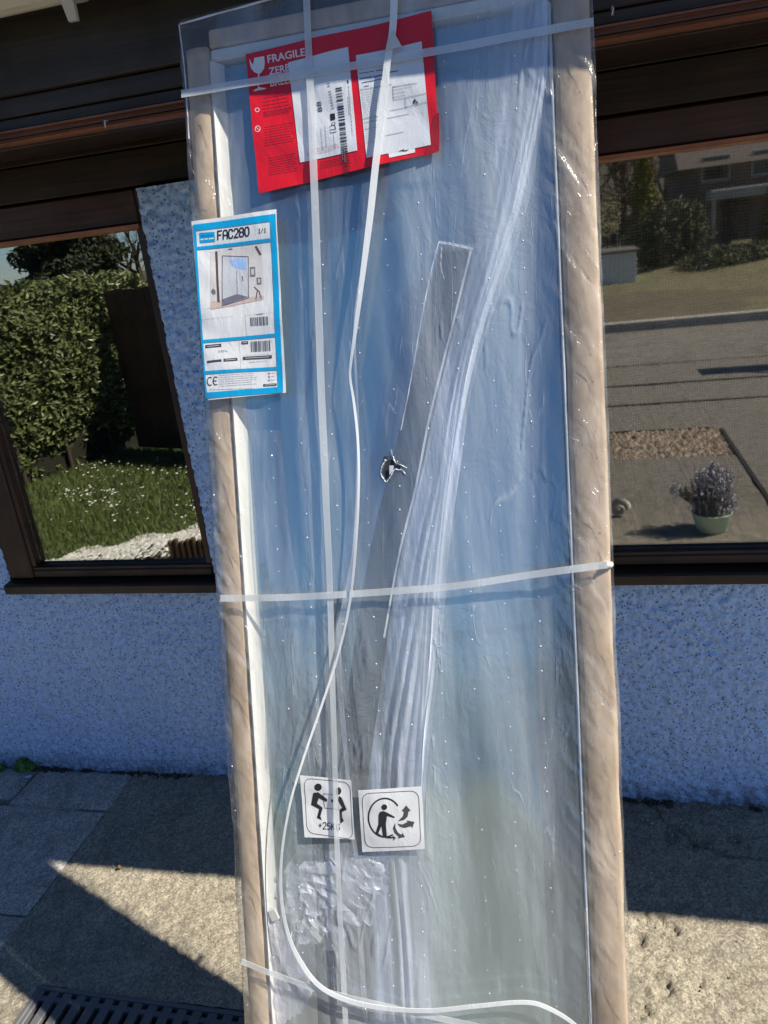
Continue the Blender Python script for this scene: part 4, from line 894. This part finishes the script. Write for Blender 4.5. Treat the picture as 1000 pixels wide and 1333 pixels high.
def fd(u, v): return float(film_d(np.array([u]), np.array([v]))[0])
# bag corners and seam
ribbon('film_seam', [(234, 31), (340, 2), (420, -18), (520, -45)], -0.003, 2.2, RIM, fo, n=20)
ribbon('film_seam', [(233, 32), (240, 90), (246, 180)], -0.002, 1.4, RIM, fo, n=16)
# torn flaps around the hole and the dark damage beneath
TEAR = mat('torn_film', (0.60, 0.66, 0.72), 0.4)
for pts, w in (([(502, 599), (497, 608), (496, 617), (502, 627)], 1.6), ([(503, 628), (509, 619), (514, 611), (520, 612)], 1.5), ([(512, 594), (515, 602), (522, 605), (530, 609)], 1.8), ([(520, 611), (524, 612), (528, 617)], 1.4), ([(501, 598), (503, 600)], 2.6), ([(511, 593), (509, 585)], 0.8)):
    w *= 0.62
    ribbon('torn_flap', [(a, b) for a, b in pts], [fd(*loc(*pts[0]))-0.0015][0], w, TEAR, fo, n=12, thick=0.0006, tw=[0.5, -0.3, 0.6])
quadprint('torn_flap', [(507, 606), (513, 606), (511, 614), (507, 618)], -0.001, filmmat('torn_sheet', 0.8, 0.05, 0.3, 0.3, tint=(0.7, 0.75, 0.85)), fo, 0.0004)
VOID = mat('punctured_hole', (0.02, 0.025, 0.03), 0.7)
quadprint('damage', [(500, 594), (516, 594), (528, 604), (526, 614), (512, 622), (503, 630), (494, 618), (496, 604)], 0.0025, VOID, b1, 0.0012)
# perforation dots in rows
m = MB(); 
for i, cu in enumerate(np.arange(0.012, PW, 0.0525)):
    for j, cv in enumerate(np.arange(0.03+0.011*(i % 3), 2.0, 0.0385)):
        u = cu+rng.normal(0, 0.0008); v = cv+rng.normal(0, 0.0008)
        if any(a-.012 < u < b and c-.01 < v < e+.03 for a, b, c, e in lab) or rng.uniform() < (0.75 if (u < 0.066 or u > 0.583) else 0.15): continue
        r0 = rng.uniform(0.0006, 0.0013); d0 = fd(u, v)-0.0006
        m.add([(u+r0*math.cos(a), d0+0.0004, v+r0*math.sin(a)) for a in np.linspace(0, 6.283, 7)[:-1]]+[(u, d0-0.0007, v)], [(q, (q+1) % 6, 6) for q in range(6)])
m.build('perforations', mat('raised_film_dot', (0.75, 0.8, 0.85), 0.15), fo, kind='stuff')

# straps
SD = -0.0092
ribbon('strap', [(397, -60), (399, 0), (405, 140), (412, 320), (418, 500), (424, 640, 9.5), (430, 780, 8.5), (432.5, 880, 7.5), (436, 1000, 7), (438, 1080, 7), (442, 1180, 7), (448, 1290, 7), (454, 1420, 7)], SD, 9.5, STRAP, n=80)
ribbon('strap', [(236, 122), (330, 106), (450, 87), (600, 60), (700, 41), (773, 28)], SD-0.001, 10, STRAP, n=50)
ribbon('strap', [(287, 779), (360, 778), (430, 775), (520, 769), (600, 762), (700, 747), (791, 735)], SD-0.0015, 9, STRAP, n=50)
ribbon('strap', [(314, 1252), (360, 1270), (420, 1290), (510, 1312), (600, 1332), (700, 1352)], SD-0.001, 8, STRAP, n=40)
ribbon('strap', [(514, -60, 9), (513, 0, 9), (511, 40, 9), (505, 75, 9), (498, 140, 9), (489, 215, 9), (482, 280, 8.5), (473, 350, 7), (464, 420, 5), (457, 470, 3.4), (456, 492, 3.0), (461, 525, 3.2), (466, 575, 3.0), (467, 630, 3), (464, 700, 3), (456, 780, 3.4), (441, 850, 3.0), (420, 915, 3.0), (396, 985, 3.0), (378, 1045, 3.0), (367, 1110, 3.6), (366, 1165, 4.5), (374, 1212, 5), (390, 1250, 6), (415, 1283, 6.5), (450, 1302, 7), (500, 1313, 7), (560, 1316, 6.5), (620, 1310, 6), (680, 1305, 5.5), (712, 1312, 5.5), (750, 1336, 5), (780, 1375, 5)], -0.014, 5, STRAPW, n=260)
ribbon('strap', [(492, 200, 3.5), (480, 300, 3.5), (462, 420, 3.5), (466, 560, 3.5), (462, 700, 3.5), (448, 790, 8), (440, 850, 8), (452, 1000, 6), (464, 1120, 6), (470, 1230, 7), (480, 1400, 8)], 0.004, 5, filmmat('inner_strap', 0.35, 0.05, 0.25, 0.3), n=100)
# corner sleeve where the middle strap folds over the right edge
a = loc(791, 735); m = MB(); m.tube([(a[0]-0.004, -0.005, a[1]+0.001), (a[0]+0.004, 0.0, a[1]), (a[0]+0.004, 0.02, a[1]-0.004), (a[0]+0.003, 0.045, a[1]-0.006)], 0.005, 8); m.build('strap_fold', STRAPW, pk, smooth=True)
q3 = [(512, 38), (506, 50), (502, 66), (523, 60), (516, 47)]
quadprint('strap_splice', q3, -0.0158, FOAM, th=0.0005)

# ------------------------------------------------------------------ labels
def ink(name, c, rough=0.4):
    m = mat(name, c, rough, Coat_Weight=0.5, Coat_Roughness=0.2); k = N(m)
    k.bump(k.noise(k.coords((30, 30, 14), rot=(0, 0.4, 0)), 1.0, 4, 0.6, 1.0), 0.35, 0.004)
    nrm = k.b.inputs['Normal'].links[0].from_socket; k.l(nrm, k.b.inputs['Coat Normal']); return m
RED = ink('red_print', (0.58, 0.003, 0.012)); WHI = ink('white_print', (0.66, 0.67, 0.68)); BLK = ink('black_print', (0.015, 0.015, 0.018)); GRY = ink('grey_print', (0.24, 0.24, 0.26)); DRED = ink('dark_red_text', (0.16, 0.01, 0.015)); BLU = ink('cyan_print', (0.0, 0.32, 0.62)); DBLU = ink('blue_print', (0.0, 0.20, 0.50)); LGR = ink('pale_grey_print', (0.52, 0.52, 0.55))
PAP = ink('pale_paper', (0.58, 0.61, 0.66))
def wave(u, v): return 0.0004*math.sin(v*90+u*38+2*math.sin(u*30))+0.0012*math.sin(u*34+v*11)+0.0007*math.sin(v*42+u*20)
class Label:
    """everything printed on one label: sheets and prints follow the same gentle waves"""
    def __init__(s, base): s.base = base; s.root = None
    def at(s, px, py, lay):
        u, v = loc(px, py, s.base); return (u, s.base+wave(u, v)-lay*0.00022, v)
    def sheet(s, name, quad, lay, mt, parent, n=16, th=0.0004):
        (x0, y0), (x1, y1), (x2, y2), (x3, y3) = quad; V = []
        for i in range(n):
            a = i/(n-1)
            for j in range(n):
                b = j/(n-1); x = (x0*(1-a)+x1*a)*(1-b)+(x3*(1-a)+x2*a)*b; y = (y0*(1-a)+y1*a)*(1-b)+(y3*(1-a)+y2*a)*b; V.append(s.at(x, y, lay))
        Fs = gridfaces(n, n).tolist(); V += [(u, y+th, v) for u, y, v in V]; N2 = n*n
        rim = [i*n for i in range(n)]+[(n-1)*n+j for j in range(1, n)]+[i*n+n-1 for i in range(n-2, -1, -1)]+[j for j in range(n-2, 0, -1)]
        Fs += [(rim[i], rim[(i+1) % len(rim)], N2+rim[(i+1) % len(rim)], N2+rim[i]) for i in range(len(rim))]
        return obj(name, V, Fs, mt, parent, smooth=False)
    def quads(s, name, quads, lay, mt, parent, n=30):
        m = MB()
        for (x0, y0), (x1, y1), (x2, y2), (x3, y3) in quads:
            V = []
            for i in range(n):
                a = i/(n-1)
                for j in range(n):
                    b = j/(n-1); V.append(s.at((x0*(1-a)+x1*a)*(1-b)+(x3*(1-a)+x2*a)*b, (y0*(1-a)+y1*a)*(1-b)+(y3*(1-a)+y2*a)*b, lay))
            m.add(V, gridfaces(n, n).tolist())
        return m.build(name, mt, parent)
    def polys(s, name, polys, lay, mt, parent):
        m = MB()
        for p in polys: m.add([s.at(x, y, lay) for x, y in p], [tuple(range(len(p)))])
        return m.build(name, mt, parent)
    def bars(s, name, segs, lay, mt, parent):   # segments (x0,y0,x1,y1,w) subdivided so they hug the waves
        m = MB()
        for x0, y0, x1, y1, w in segs:
            L = math.hypot(x1-x0, y1-y0)+1e-6; nx_, ny_ = -(y1-y0)/L*w/2, (x1-x0)/L*w/2; n = max(1, int(L/12)); V = []
            for i in range(n+1):
                t = i/n; x = x0+(x1-x0)*t; y = y0+(y1-y0)*t; V += [s.at(x+nx_, y+ny_, lay), s.at(x-nx_, y-ny_, lay)]
            m.add(V, [(2*i, 2*i+2, 2*i+3, 2*i+1) for i in range(n)])
        return m.build(name, mt, parent)
    def stroke(s, name, paths, w, lay, mt, parent):
        segs = []
        for p in paths:
            for (x0, y0), (x1, y1) in zip(p[:-1], p[1:]):
                L = math.hypot(x1-x0, y1-y0)+1e-6; ex, ey = (x1-x0)/L*w*0.3, (y1-y0)/L*w*0.3; segs.append((x0-ex, y0-ey, x1+ex, y1+ey, w))
        return s.bars(name, segs, lay, mt, parent)
    def text(s, name, string, p0, p1, hpx, lay, mt, parent, bold=0.0, upv=None, sx=1.0):
        """baseline from p0 to p1 in sightings; letters hpx tall; upv = up direction in px"""
        cu = bpy.data.curves.new('t', 'FONT'); cu.body = string; cu.size = 1; cu.offset = bold; cu.resolution_u = 3
        to = bpy.data.objects.new('t', cu); COL.objects.link(to); bpy.context.view_layer.update()
        me = bpy.data.meshes.new_from_object(to.evaluated_get(bpy.context.evaluated_depsgraph_get())); bpy.data.objects.remove(to)
        co = np.array([v.co[:] for v in me.vertices]); x0, x1 = co[:, 0].min(), co[:, 0].max(); capH = 0.70
        dx, dy = p1[0]-p0[0], p1[1]-p0[1]; L = math.hypot(dx, dy)
        up = upv or (dy/L, -dx/L); V = []
        for c in co:
            t = (c[0]-x0)/(x1-x0); h = c[1]/capH*hpx; V.append(s.at(p0[0]+dx*t+up[0]*h, p0[1]+dy*t+up[1]*h, lay))
        Fs = [tuple(p.vertices) for p in me.polygons]; bpy.data.meshes.remove(me)
        return obj(name, V, Fs, mt, parent)
def C(ox, oy, sc): return lambda *a: [(ox+x/sc, oy+y/sc) for x, y in a]
rnd = random.Random(5)
def lines(x0, y0, x1, y1, rows, slope, w, gap=0.12, ragged=0.3):
    """rows of illegible small print: short dashes"""
    out = []
    for i in range(rows):
        y = y0+(y1-y0)*i/max(1, rows-1); x = x0; end = x1-(x1-x0)*rnd.uniform(0, ragged)
        while x < end:
            l = rnd.uniform(1.5, 5.5); e = min(x+l, end); out.append((x, y+(x-x0)*slope, e, y+(e-x0)*slope, w)); x = e+rnd.uniform(0.5, 1.1)
    return out
# --- red document pouch
A = Label(-0.0050)
red = A.sheet('document_pouch', [(319.5, 70.5), (562, 14), (571.5, 196), (337.5, 252)], 0, RED, pk, 44); red['label'] = 'red fragile pouch holding two delivery papers'
c2 = C(300, 0, 3.3333)
A.sheet('paper', c2((250, 272), (512, 206), (552, 655), (302, 705)), 3.0, PAP, red, 26)['label'] = 'pale delivery paper with the barcode'
A.sheet('paper', c2((545, 242), (830, 180), (869, 627), (592, 686)), 3.0, PAP, red, 26)['label'] = 'pale printed paper on the right of the pouch'
A.sheet('paper', c2((684, 655), (800, 632), (800, 660), (690, 685)), 2.5, WHI, red, 4)['label'] = 'small paper corner showing below the right sheet'
A.sheet('fold_shadow', [(565, 150), (572, 146), (571.8, 196), (551, 204)], 1.2, ink('shadow_red', (0.30, 0.008, 0.015)), red, 4)  # shadow of the pouch fold, painted as a darker red patch
c5 = C(310, 40, 5.882)
A.polys('goblet_symbol', [c5((84, 210), (100, 240), (108, 255), (118, 238), (122, 205), (198, 192), (202, 240), (196, 285), (175, 315), (160, 325), (160, 430), (212, 436), (212, 442), (120, 464), (122, 452), (150, 438), (150, 326), (120, 312), (98, 285), (90, 255))], 1, WHI, red)
up5 = (-0.11, -0.994)
A.text('lettering', 'FRAGILE', *c5((226, 243), (517, 190)), 9.6, 1, WHI, red, 0.018, up5)
A.text('lettering', 'ZERBRECHLICH', *c5((234, 333), (730, 240)), 9.0, 1, WHI, red, 0.018, up5)
A.text('lettering', 'BREEKBAAR', *c5((246, 424), (600, 356)), 9.2, 1, WHI, red, 0.018, up5)
sl = -0.19
tx = []
for (a, b), (c, d), rows in (((342, 128), (378, 142), 4), ((343, 146), (381, 152), 4), ((345, 166), (384, 190), 8), ((350, 206), (388, 228), 8)):
    tx += lines(a, b, c, d, rows, sl, 0.75, ragged=0.15)
tx += lines(417, 211, 450, 219, 4, sl, 0.8)
A.bars('small_print', tx, 1, DRED, red)
A.stroke('pictograms', [[(335+2.6*math.cos(a), 143+2.6*math.sin(a)) for a in np.linspace(0, 6.3, 9)], [(336+3.4*math.cos(a), 168+4*math.sin(a)) for a in np.linspace(0, 6.3, 9)], [(334, 166), (338, 170)]], 0.7, 1, WHI, red)
# barcode paper: writing runs upwards
cz = C(400, 80, 13.33)
A.text('lettering', '88', *cz((270, 868), (240, 690)), 6.2, 5, BLK, red, 0.0)
A.text('lettering', 'SINCNON  88', *cz((415, 870), (345, 380)), 0.1, 5, GRY, red) if False else None
A.bars('lettering', [(*cz((345+i*8.5+(k_ % 2)*40, 392+i*47))[0], *cz((395+i*8.5-(k_ % 3)*6, 380+i*47+22*(k_ % 2)))[0], 1.0) for i in range(10) for k_ in (0, 1) if i not in (2,)], 5, GRY, red)
A.polys('printed_block', [cz((398, 912), (482, 900), (492, 1010), (410, 1028))], 5, BLK, red)
A.stroke('lettering', [cz((425, 1245), (515, 1225)), cz((440, 1060), (425, 1120), (480, 1100), (500, 1180), (420, 1190)), cz((470, 1050), (495, 1080))], 0.8, 5, BLK, red)
bars_ = []
y = 470.0
while y < 1330+620:
    w = rnd.choice([8, 8, 14, 20, 28]); x0_ = 497+(y-470)*0.095; bars_.append((*cz((x0_, y+10))[0], *cz((x0_+112, y-8))[0], w/13.33*0.8)); y += w+rnd.choice([8, 10, 16, 24])
A.bars('barcode', bars_, 5, BLK, red)
A.bars('lettering', [(*cz((705, 330))[0], *cz((722, 392))[0], 1.3), (*cz((122, 246))[0], *cz((205, 222))[0], 2.0)], 5, BLK, red)
vt = []
for x, y0_, y1_ in ((722, 430, 1300), (695, 620, 900), (345, 1110, 1240), (255, 1130, 1500), (180, 1180, 1520), (395, 1260, 1480), (520, 1500, 1700), (560, 1480, 1690)):
    y = y0_
    while y < y1_:
        l = rnd.uniform(14, 50); vt.append((*cz((x+(y-400)*0.08, y))[0], *cz((x+(y+l-400)*0.08, y+l))[0], 0.7)); y += l+rnd.uniform(8, 22)
A.bars('small_print', vt, 5, GRY, red)
A.bars('small_print', [(402, 140+i*3.2, 402.6, 142+i*3.2, 2.4) for i in range(3)]+lines(400, 196, 446, 202, 3, sl, 0.5), 5, ink('red_small_print', (0.55, 0.12, 0.12)), red)
# right paper
c6 = C(455, 50, 8.333)
t6 = []
for a, b, w in (((110, 385), (270, 358), 1.0), ((290, 352), (390, 338), 1.2), ((110, 442), (250, 420), 1.6), ((262, 420), (385, 395), 1.6), ((420, 372), (525, 350), 1.4), ((140, 485), (365, 440), 0.9), ((160, 525), (215, 515), 0.9)):
    t6.append((*c6(a)[0], *c6(b)[0], w))
A.bars('small_print', t6, 5, ink('blue_black_print', (0.06, 0.10, 0.22)), red)
t6 = []
for y in range(570, 1150, 26): t6 += lines(*c6((130+(y-570)*0.1, y))[0], *c6((320-(y-570)*0.03, y))[0], 1, sl, 0.45)
for y in (530, 560, 600, 640): t6 += lines(*c6((470, y))[0], *c6((740-(y-530)*1.2, y))[0], 1, sl, 0.5)
A.bars('small_print', t6, 5, GRY, red)
A.stroke('ruled_lines', [c6((470, 525), (478, 670)), c6((470, 525), (740, 486)), c6((480, 665), (835, 600)), c6((605, 650), (608, 745)), c6((440, 780), (620, 745)), c6((610, 740), (850, 690)), c6((410, 865), (640, 815)), c6((395, 1055), (590, 1010)), c6((150, 875), (340, 835)), c6((165, 915), (330, 885)), c6((170, 990), (320, 955)), c6((120, 560), (460, 500))], 0.6, 5, GRY, red)
A.stroke('signature', [c6((690, 695), (705, 660), (700, 710), (715, 665), (725, 700), (735, 680), (738, 715)), c6((545, 1222), (590, 1205), (580, 1220), (635, 1208), (600, 1218))], 0.9, 5, BLK, red)
A.bars('small_print', lines(*c6((100, 300))[0], *c6((330, 262))[0], 1, sl, 1.4), 5, ink('faded_red_print', (0.42, 0.22, 0.30)), red)

# --- product label
Bl = Label(-0.0060)
pl = Bl.sheet('product_label', [(249, 288), (360, 272.5), (372, 511), (271, 521)], 0, WHI, pk, 44); pl['label'] = 'white and blue product label near the upper left edge'
c3 = C(240, 260, 4.94)
def ring(outer, inner):   # frame between two quads
    return [[outer[i], outer[(i+1) % 4], inner[(i+1) % 4], inner[i]] for i in range(4)]
O = c3((57, 160), (590, 92), (635, 1238), (150, 1276))
Bl.quads('blue_border', ring(O, c3((75, 198), (556, 142), (600, 1203), (145, 1240))), 2.6, BLU, pl)
Bl.bars('blue_rule', [(*c3(a)[0], *c3(b)[0], w/4.94) for a, b, w in (((78, 312), (566, 258), 20), ((115, 912), (592, 868), 20), ((130, 1112), (606, 1082), 20), ((60, 160), (146, 1276), 10))], 3.0, BLU, pl)
rc = []
for (x, y) in ((82, 204), (552, 148), (82, 300), (560, 255)): pass
lg = c3((95, 212), (193, 204), (196, 268), (98, 278))
Bl.quads('logo', [lg], 1.5, BLU, pl)
Bl.bars('logo_lettering', [(*c3((103, 256))[0], *c3((122, 253))[0], 1.6), (*c3((128, 252))[0], *c3((150, 250))[0], 1.6), (*c3((155, 250))[0], *c3((188, 246))[0], 1.8)], 2.2, WHI, pl)
Bl.bars('logo_lettering', [(*c3((104, 234))[0], *c3((188, 226))[0], 1.2)], 2.2, DBLU, pl)
up3 = (-0.07, -0.997)
# condensed stencil-like digits drawn as strokes
def glyph(ch, x, y, w, h):
    G_ = {'F': [[(1, 0), (0, 0), (0, 1)], [(0, .48), (.8, .48)]], 'A': [[(0, 1), (0, .25), (.2, 0), (.8, 0), (1, .25), (1, 1)], [(0, .58), (1, .58)]], 'C': [[(1, .25), (.8, 0), (.2, 0), (0, .25), (0, .75), (.2, 1), (.8, 1), (1, .75)]],
          '2': [[(0, .22), (.2, 0), (.8, 0), (1, .22), (1, .42), (0, 1), (1, 1)]], '8': [[(.2, 0), (.8, 0), (1, .18), (1, .35), (.8, .48), (.2, .48), (0, .35), (0, .18), (.2, 0)], [(.2, .48), (0, .62), (0, .85), (.2, 1), (.8, 1), (1, .85), (1, .62), (.8, .48)]],
          '0': [[(.25, 0), (.75, 0), (1, .25), (1, .75), (.75, 1), (.25, 1), (0, .75), (0, .25), (.25, 0)]], '1': [[(.2, .2), (.5, 0), (.5, 1)], [(.1, 1), (.9, 1)]], '/': [[(.8, 0), (.1, 1)]],
          'E': [[(1, 0.08), (.7, 0), (.35, .05), (.08, .3), (.0, .5), (.08, .72), (.35, .96), (.7, 1), (1, .93)], [(.05, .5), (.85, .5)]], 'c': [[(1, 0.08), (.7, 0), (.35, .05), (.08, .3), (.0, .5), (.08, .72), (.35, .96), (.7, 1), (1, .93)]],
          '+': [[(.5, .25), (.5, .8)], [(.1, .52), (.9, .52)]], '5': [[(.9, 0), (.1, 0), (.05, .45), (.7, .42), (1, .65), (.9, .9), (.6, 1), (0, .95)]], 'K': [[(0, 0), (0, 1)], [(.9, 0), (.05, .55)], [(.3, .45), (1, 1)]], 'G': [[(1, .2), (.7, 0), (.3, 0), (0, .3), (0, .7), (.3, 1), (.7, 1), (1, .8), (1, .55), (.6, .55)]]}
    return [[(x+px*w, y+py*h) for px, py in st] for st in G_[ch]]
paths = []
for i, ch in enumerate('FAC280'):
    x = 214+i*35.5; y = 201-i*4.4; paths += [c3(*[(a, b-(a-x)*0.12) for a, b in st]) for st in glyph(ch, x, y, 26, 55)]
Bl.stroke('lettering', paths, 1.75, 1.6, BLK, pl)
paths = []
for i, ch in enumerate('1/1'): paths += [c3(*st) for st in glyph(ch, 480+i*18, 189-i*2, 13, 26)]
Bl.stroke('lettering', paths, 0.75, 1.6, BLK, pl)
Bl.bars('thin_rules', [(*c3(a)[0], *c3(b)[0], 0.35) for a, b in (((457, 170), (460, 230)), ((112, 772), (315, 748)), ((390, 740), (585, 722)), ((392, 745), (400, 880)), ((352, 905), (366, 1085)), ((370, 1000), (592, 985)))], 1.6, LGR, pl)
# picture of the shower
pic = c3((165, 330), (500, 292), (512, 668), (172, 708))
Bl.quads('picture', [c3((165, 330), (500, 292), (512, 622), (172, 660))], 1.0, ink('picture_wall', (0.60, 0.57, 0.56)), pl)
Bl.quads('picture', [c3((172, 655), (512, 615), (512, 640), (172, 708))], 1.4, ink('picture_floor', (0.55, 0.42, 0.36)), pl)
Bl.quads('picture', [c3((242, 358), (410, 364), (413, 630), (246, 678))], 1.7, ink('picture_glass', (0.50, 0.52, 0.55)), pl)
Bl.polys('picture', [c3((290, 385), (370, 368), (400, 400), (395, 450), (330, 440), (300, 420))], 2.0, ink('picture_blue', (0.30, 0.45, 0.75)), pl)
Bl.quads('picture', [c3((246, 640), (340, 605), (412, 625), (250, 678))], 2.1, ink('picture_tray', (0.16, 0.15, 0.20)), pl)
Bl.stroke('picture', [c3((242, 358), (410, 364), (413, 630), (246, 682), (242, 358)), c3((336, 455), (340, 600))], 0.8, 2.4, ink('picture_frame', (0.10, 0.10, 0.14)), pl)
Bl.bars('picture', [(*c3((203, 330))[0], *c3((222, 660))[0], 2.9), (*c3((459, 298))[0], *c3((492, 355))[0], 2.6), (*c3((280, 317))[0], *c3((308, 314))[0], 1.3)], 1.9, ink('picture_beam', (0.10, 0.06, 0.06)), pl)
Bl.polys('picture', [c3((420, 432), (455, 430), (457, 492), (423, 495)), c3((464, 502), (494, 499), (496, 542), (467, 545)), c3((172, 590), (186, 570), (202, 585), (203, 605), (186, 612))], 1.9, ink('picture_grey', (0.17, 0.16, 0.17)), pl)
Bl.polys('picture', [c3((428, 445), (448, 443), (449, 480), (431, 482)), c3((471, 510), (487, 508), (489, 533), (474, 535))], 2.2, LGR, pl)
Bl.stroke('picture', [c3((450, 560), (470, 580), (460, 640)), c3((470, 580), (482, 590), (495, 635)), c3((372, 490), (376, 520))], 1.3, 2.0, ink('picture_dark', (0.12, 0.10, 0.12)), pl)
# barcodes
def bcode(x0, y0, x1, y1, slope):
    out = []; x = x0
    while x < x1:
        w = rnd.choice([2.2, 2.2, 4, 6]); out.append((*c3((x, y0+(x-x0)*slope))[0], *c3((x+(y1-y0)*0.045, y1+(x-x0)*slope))[0], w/4.94)); x += w+rnd.choice([3, 4, 6])
    return out
Bl.bars('barcode', bcode(424, 756, 540, 812, -0.06)+bcode(428, 910, 556, 978, -0.06), 1.6, ink('faded_black', (0.12, 0.12, 0.13)), pl)
Bl.bars('small_print', [(*c3((462, 738))[0], *c3((508, 732))[0], 0.9)]+lines(*c3((415, 1046))[0], *c3((535, 1036))[0], 1, -0.1, 0.4)+lines(*c3((220, 980))[0], *c3((280, 972))[0], 2, -0.1, 0.5)+lines(*c3((150, 700))[0], *c3((330, 700))[0], 1, -0.1, 0.3), 1.6, GRY, pl)
def pill(x0, y0, x1, y1, w): return (*c3((x0, y0))[0], *c3((x1, y1))[0], w/4.94)
Bl.bars('caption_bars', [pill(138, 945, 238, 935, 20), pill(366, 920, 408, 917, 18), pill(150, 1044, 242, 1033, 15), pill(255, 1032, 342, 1025, 18), pill(376, 1020, 562, 1008, 20), pill(507, 1193, 592, 1187, 15)], 1.6, ink('dark_grey_bar', (0.05, 0.05, 0.06)), pl)
Bl.bars('caption_text', [(*c3((a, b))[0], *c3((c, d))[0], 0.7) for a, b, c, d in ((150, 944, 225, 936), (374, 919, 400, 917), (265, 1031, 332, 1025), (392, 1019, 545, 1009), (517, 1192, 582, 1187))], 2.0, LGR, pl)
Bl.stroke('lettering', [c3(*st) for st in glyph('c', 150, 1142, 28, 52)+glyph('E', 188, 1139, 26, 52)], 1.15, 1.6, BLK, pl)
Bl.bars('small_print', [l for y in range(6) for l in lines(*c3((222, 1130+y*14))[0], *c3((490-y*4, 1130+y*14))[0], 1, -0.07, 0.42)]+[l for y in range(3) for l in lines(*c3((556, 1114+y*22))[0], *c3((592, 1112+y*22))[0], 1, -0.07, 0.5)]+lines(*c3((165, 1222))[0], *c3((500, 1196))[0], 1, -0.03, 0.5), 1.6, GRY, pl)
Bl.bars('small_print', [(*c3((538, 1116+y*22))[0], *c3((549, 1115+y*22))[0], 2.0) for y in range(3)], 1.6, GRY, pl)

# --- two pictogram stickers
Cs = Label(-0.0056)
c7 = C(380, 1000, 5.556)
def rrect(q, r=0.14, n=5):
    (x0, y0), (x1, y1), (x2, y2), (x3, y3) = q; out = []
    P = lambda a, b: ((x0*(1-a)+x1*a)*(1-b)+(x3*(1-a)+x2*a)*b, (y0*(1-a)+y1*a)*(1-b)+(y3*(1-a)+y2*a)*b)
    for cx_, cy_, a0 in ((1-r, r, -90), (1-r, 1-r, 0), (r, 1-r, 90), (r, r, 180)):
        for i in range(n): th = math.radians(a0+90*i/(n-1)); out.append(P(cx_+r*math.cos(th), cy_+r*math.sin(th)))
    return out+[out[0]]
s1 = Cs.sheet('sticker', c7((58, 52), (430, 88), (452, 520), (92, 500)), 0, WHI, pk, 22); s1['label'] = 'white sticker of two people lifting a box, +25KG'
Cs.stroke('border', [rrect(c7((88, 72), (422, 105), (440, 520), (110, 468)))], 0.65, 1, BLK, s1)
def disc(cx_, cy_, r0, n=14, ry=None): return [(cx_+r0*math.cos(a), cy_+(ry or r0)*math.sin(a)) for a in np.linspace(0, 2*math.pi, n+1)[:-1]]
Cs.polys('head', [c7(*disc(190, 138, 27)), c7(*disc(338, 165, 20, 14, 27))], 1.5, BLK, s1)
Cs.polys('figures', [c7((155, 180), (190, 175), (255, 225), (255, 243), (235, 240), (195, 218), (180, 258), (222, 290), (205, 350), (215, 378), (180, 362), (196, 300), (138, 268)),
                     c7((345, 200), (362, 215), (398, 300), (362, 318), (362, 355), (375, 385), (350, 405), (345, 300), (365, 285), (350, 262), (330, 225)), ], 1.5, BLK, s1)
Cs.polys('figures', [c7(*disc(295, 237, 12))], 1.5, BLK, s1)
Cs.stroke('carried_box', [c7((226, 205), (232, 185), (330, 195), (338, 300), (238, 292), (228, 240))], 0.6, 1.2, BLK, s1)
paths = []
for i, ch in enumerate('+25KG'): paths += [c7(*st) for st in glyph(ch, 193+i*31+(4 if ch == 'G' else 0), 392+i*4, 22, 46)]
Cs.stroke('lettering', paths, 1.15, 1.5, BLK, s1)
s2 = Cs.sheet('sticker', c7((482, 158), (938, 136), (962, 583), (508, 610)), 0, WHI, pk, 22); s2['label'] = 'white sticker with a figure in a ring and sorting arrows'
Cs.stroke('border', [rrect(c7((508, 180), (915, 165), (935, 560), (530, 578)))], 0.75, 1, BLK, s2)
Cs.polys('head', [c7(*disc(671, 278, 21))], 1.5, BLK, s2)
Cs.polys('figures', [c7((640, 312), (665, 306), (700, 322), (748, 350), (744, 358), (690, 342), (682, 400), (690, 500), (662, 500), (650, 415), (625, 475), (606, 470), (628, 400), (630, 330))], 1.5, BLK, s2)
Cs.stroke('ring', [c7(*[(678+118*math.cos(a)-4, 355+140*math.sin(a)) for a in np.linspace(math.radians(-38), math.radians(-298), 30)])], 2.0, 1.2, BLK, s2)
Cs.stroke('ring', [c7((610, 465), (650, 490), (700, 500), (738, 498))], 2.0, 1.2, BLK, s2)
Cs.polys('arrows', [c7((733, 482), (755, 500), (738, 522)), c7((768, 382), (805, 345), (812, 312), (795, 308), (828, 268), (860, 308), (845, 312), (838, 350), (815, 372)),
                    c7((765, 398), (800, 405), (838, 388), (832, 376), (888, 388), (872, 432), (864, 418), (815, 430), (785, 420)),
                    c7((750, 392), (752, 430), (770, 462), (795, 478), (802, 465), (820, 494), (770, 505), (775, 492), (745, 465), (733, 430))], 1.5, ink('dark_grey_arrow', (0.06, 0.06, 0.065)), s2)
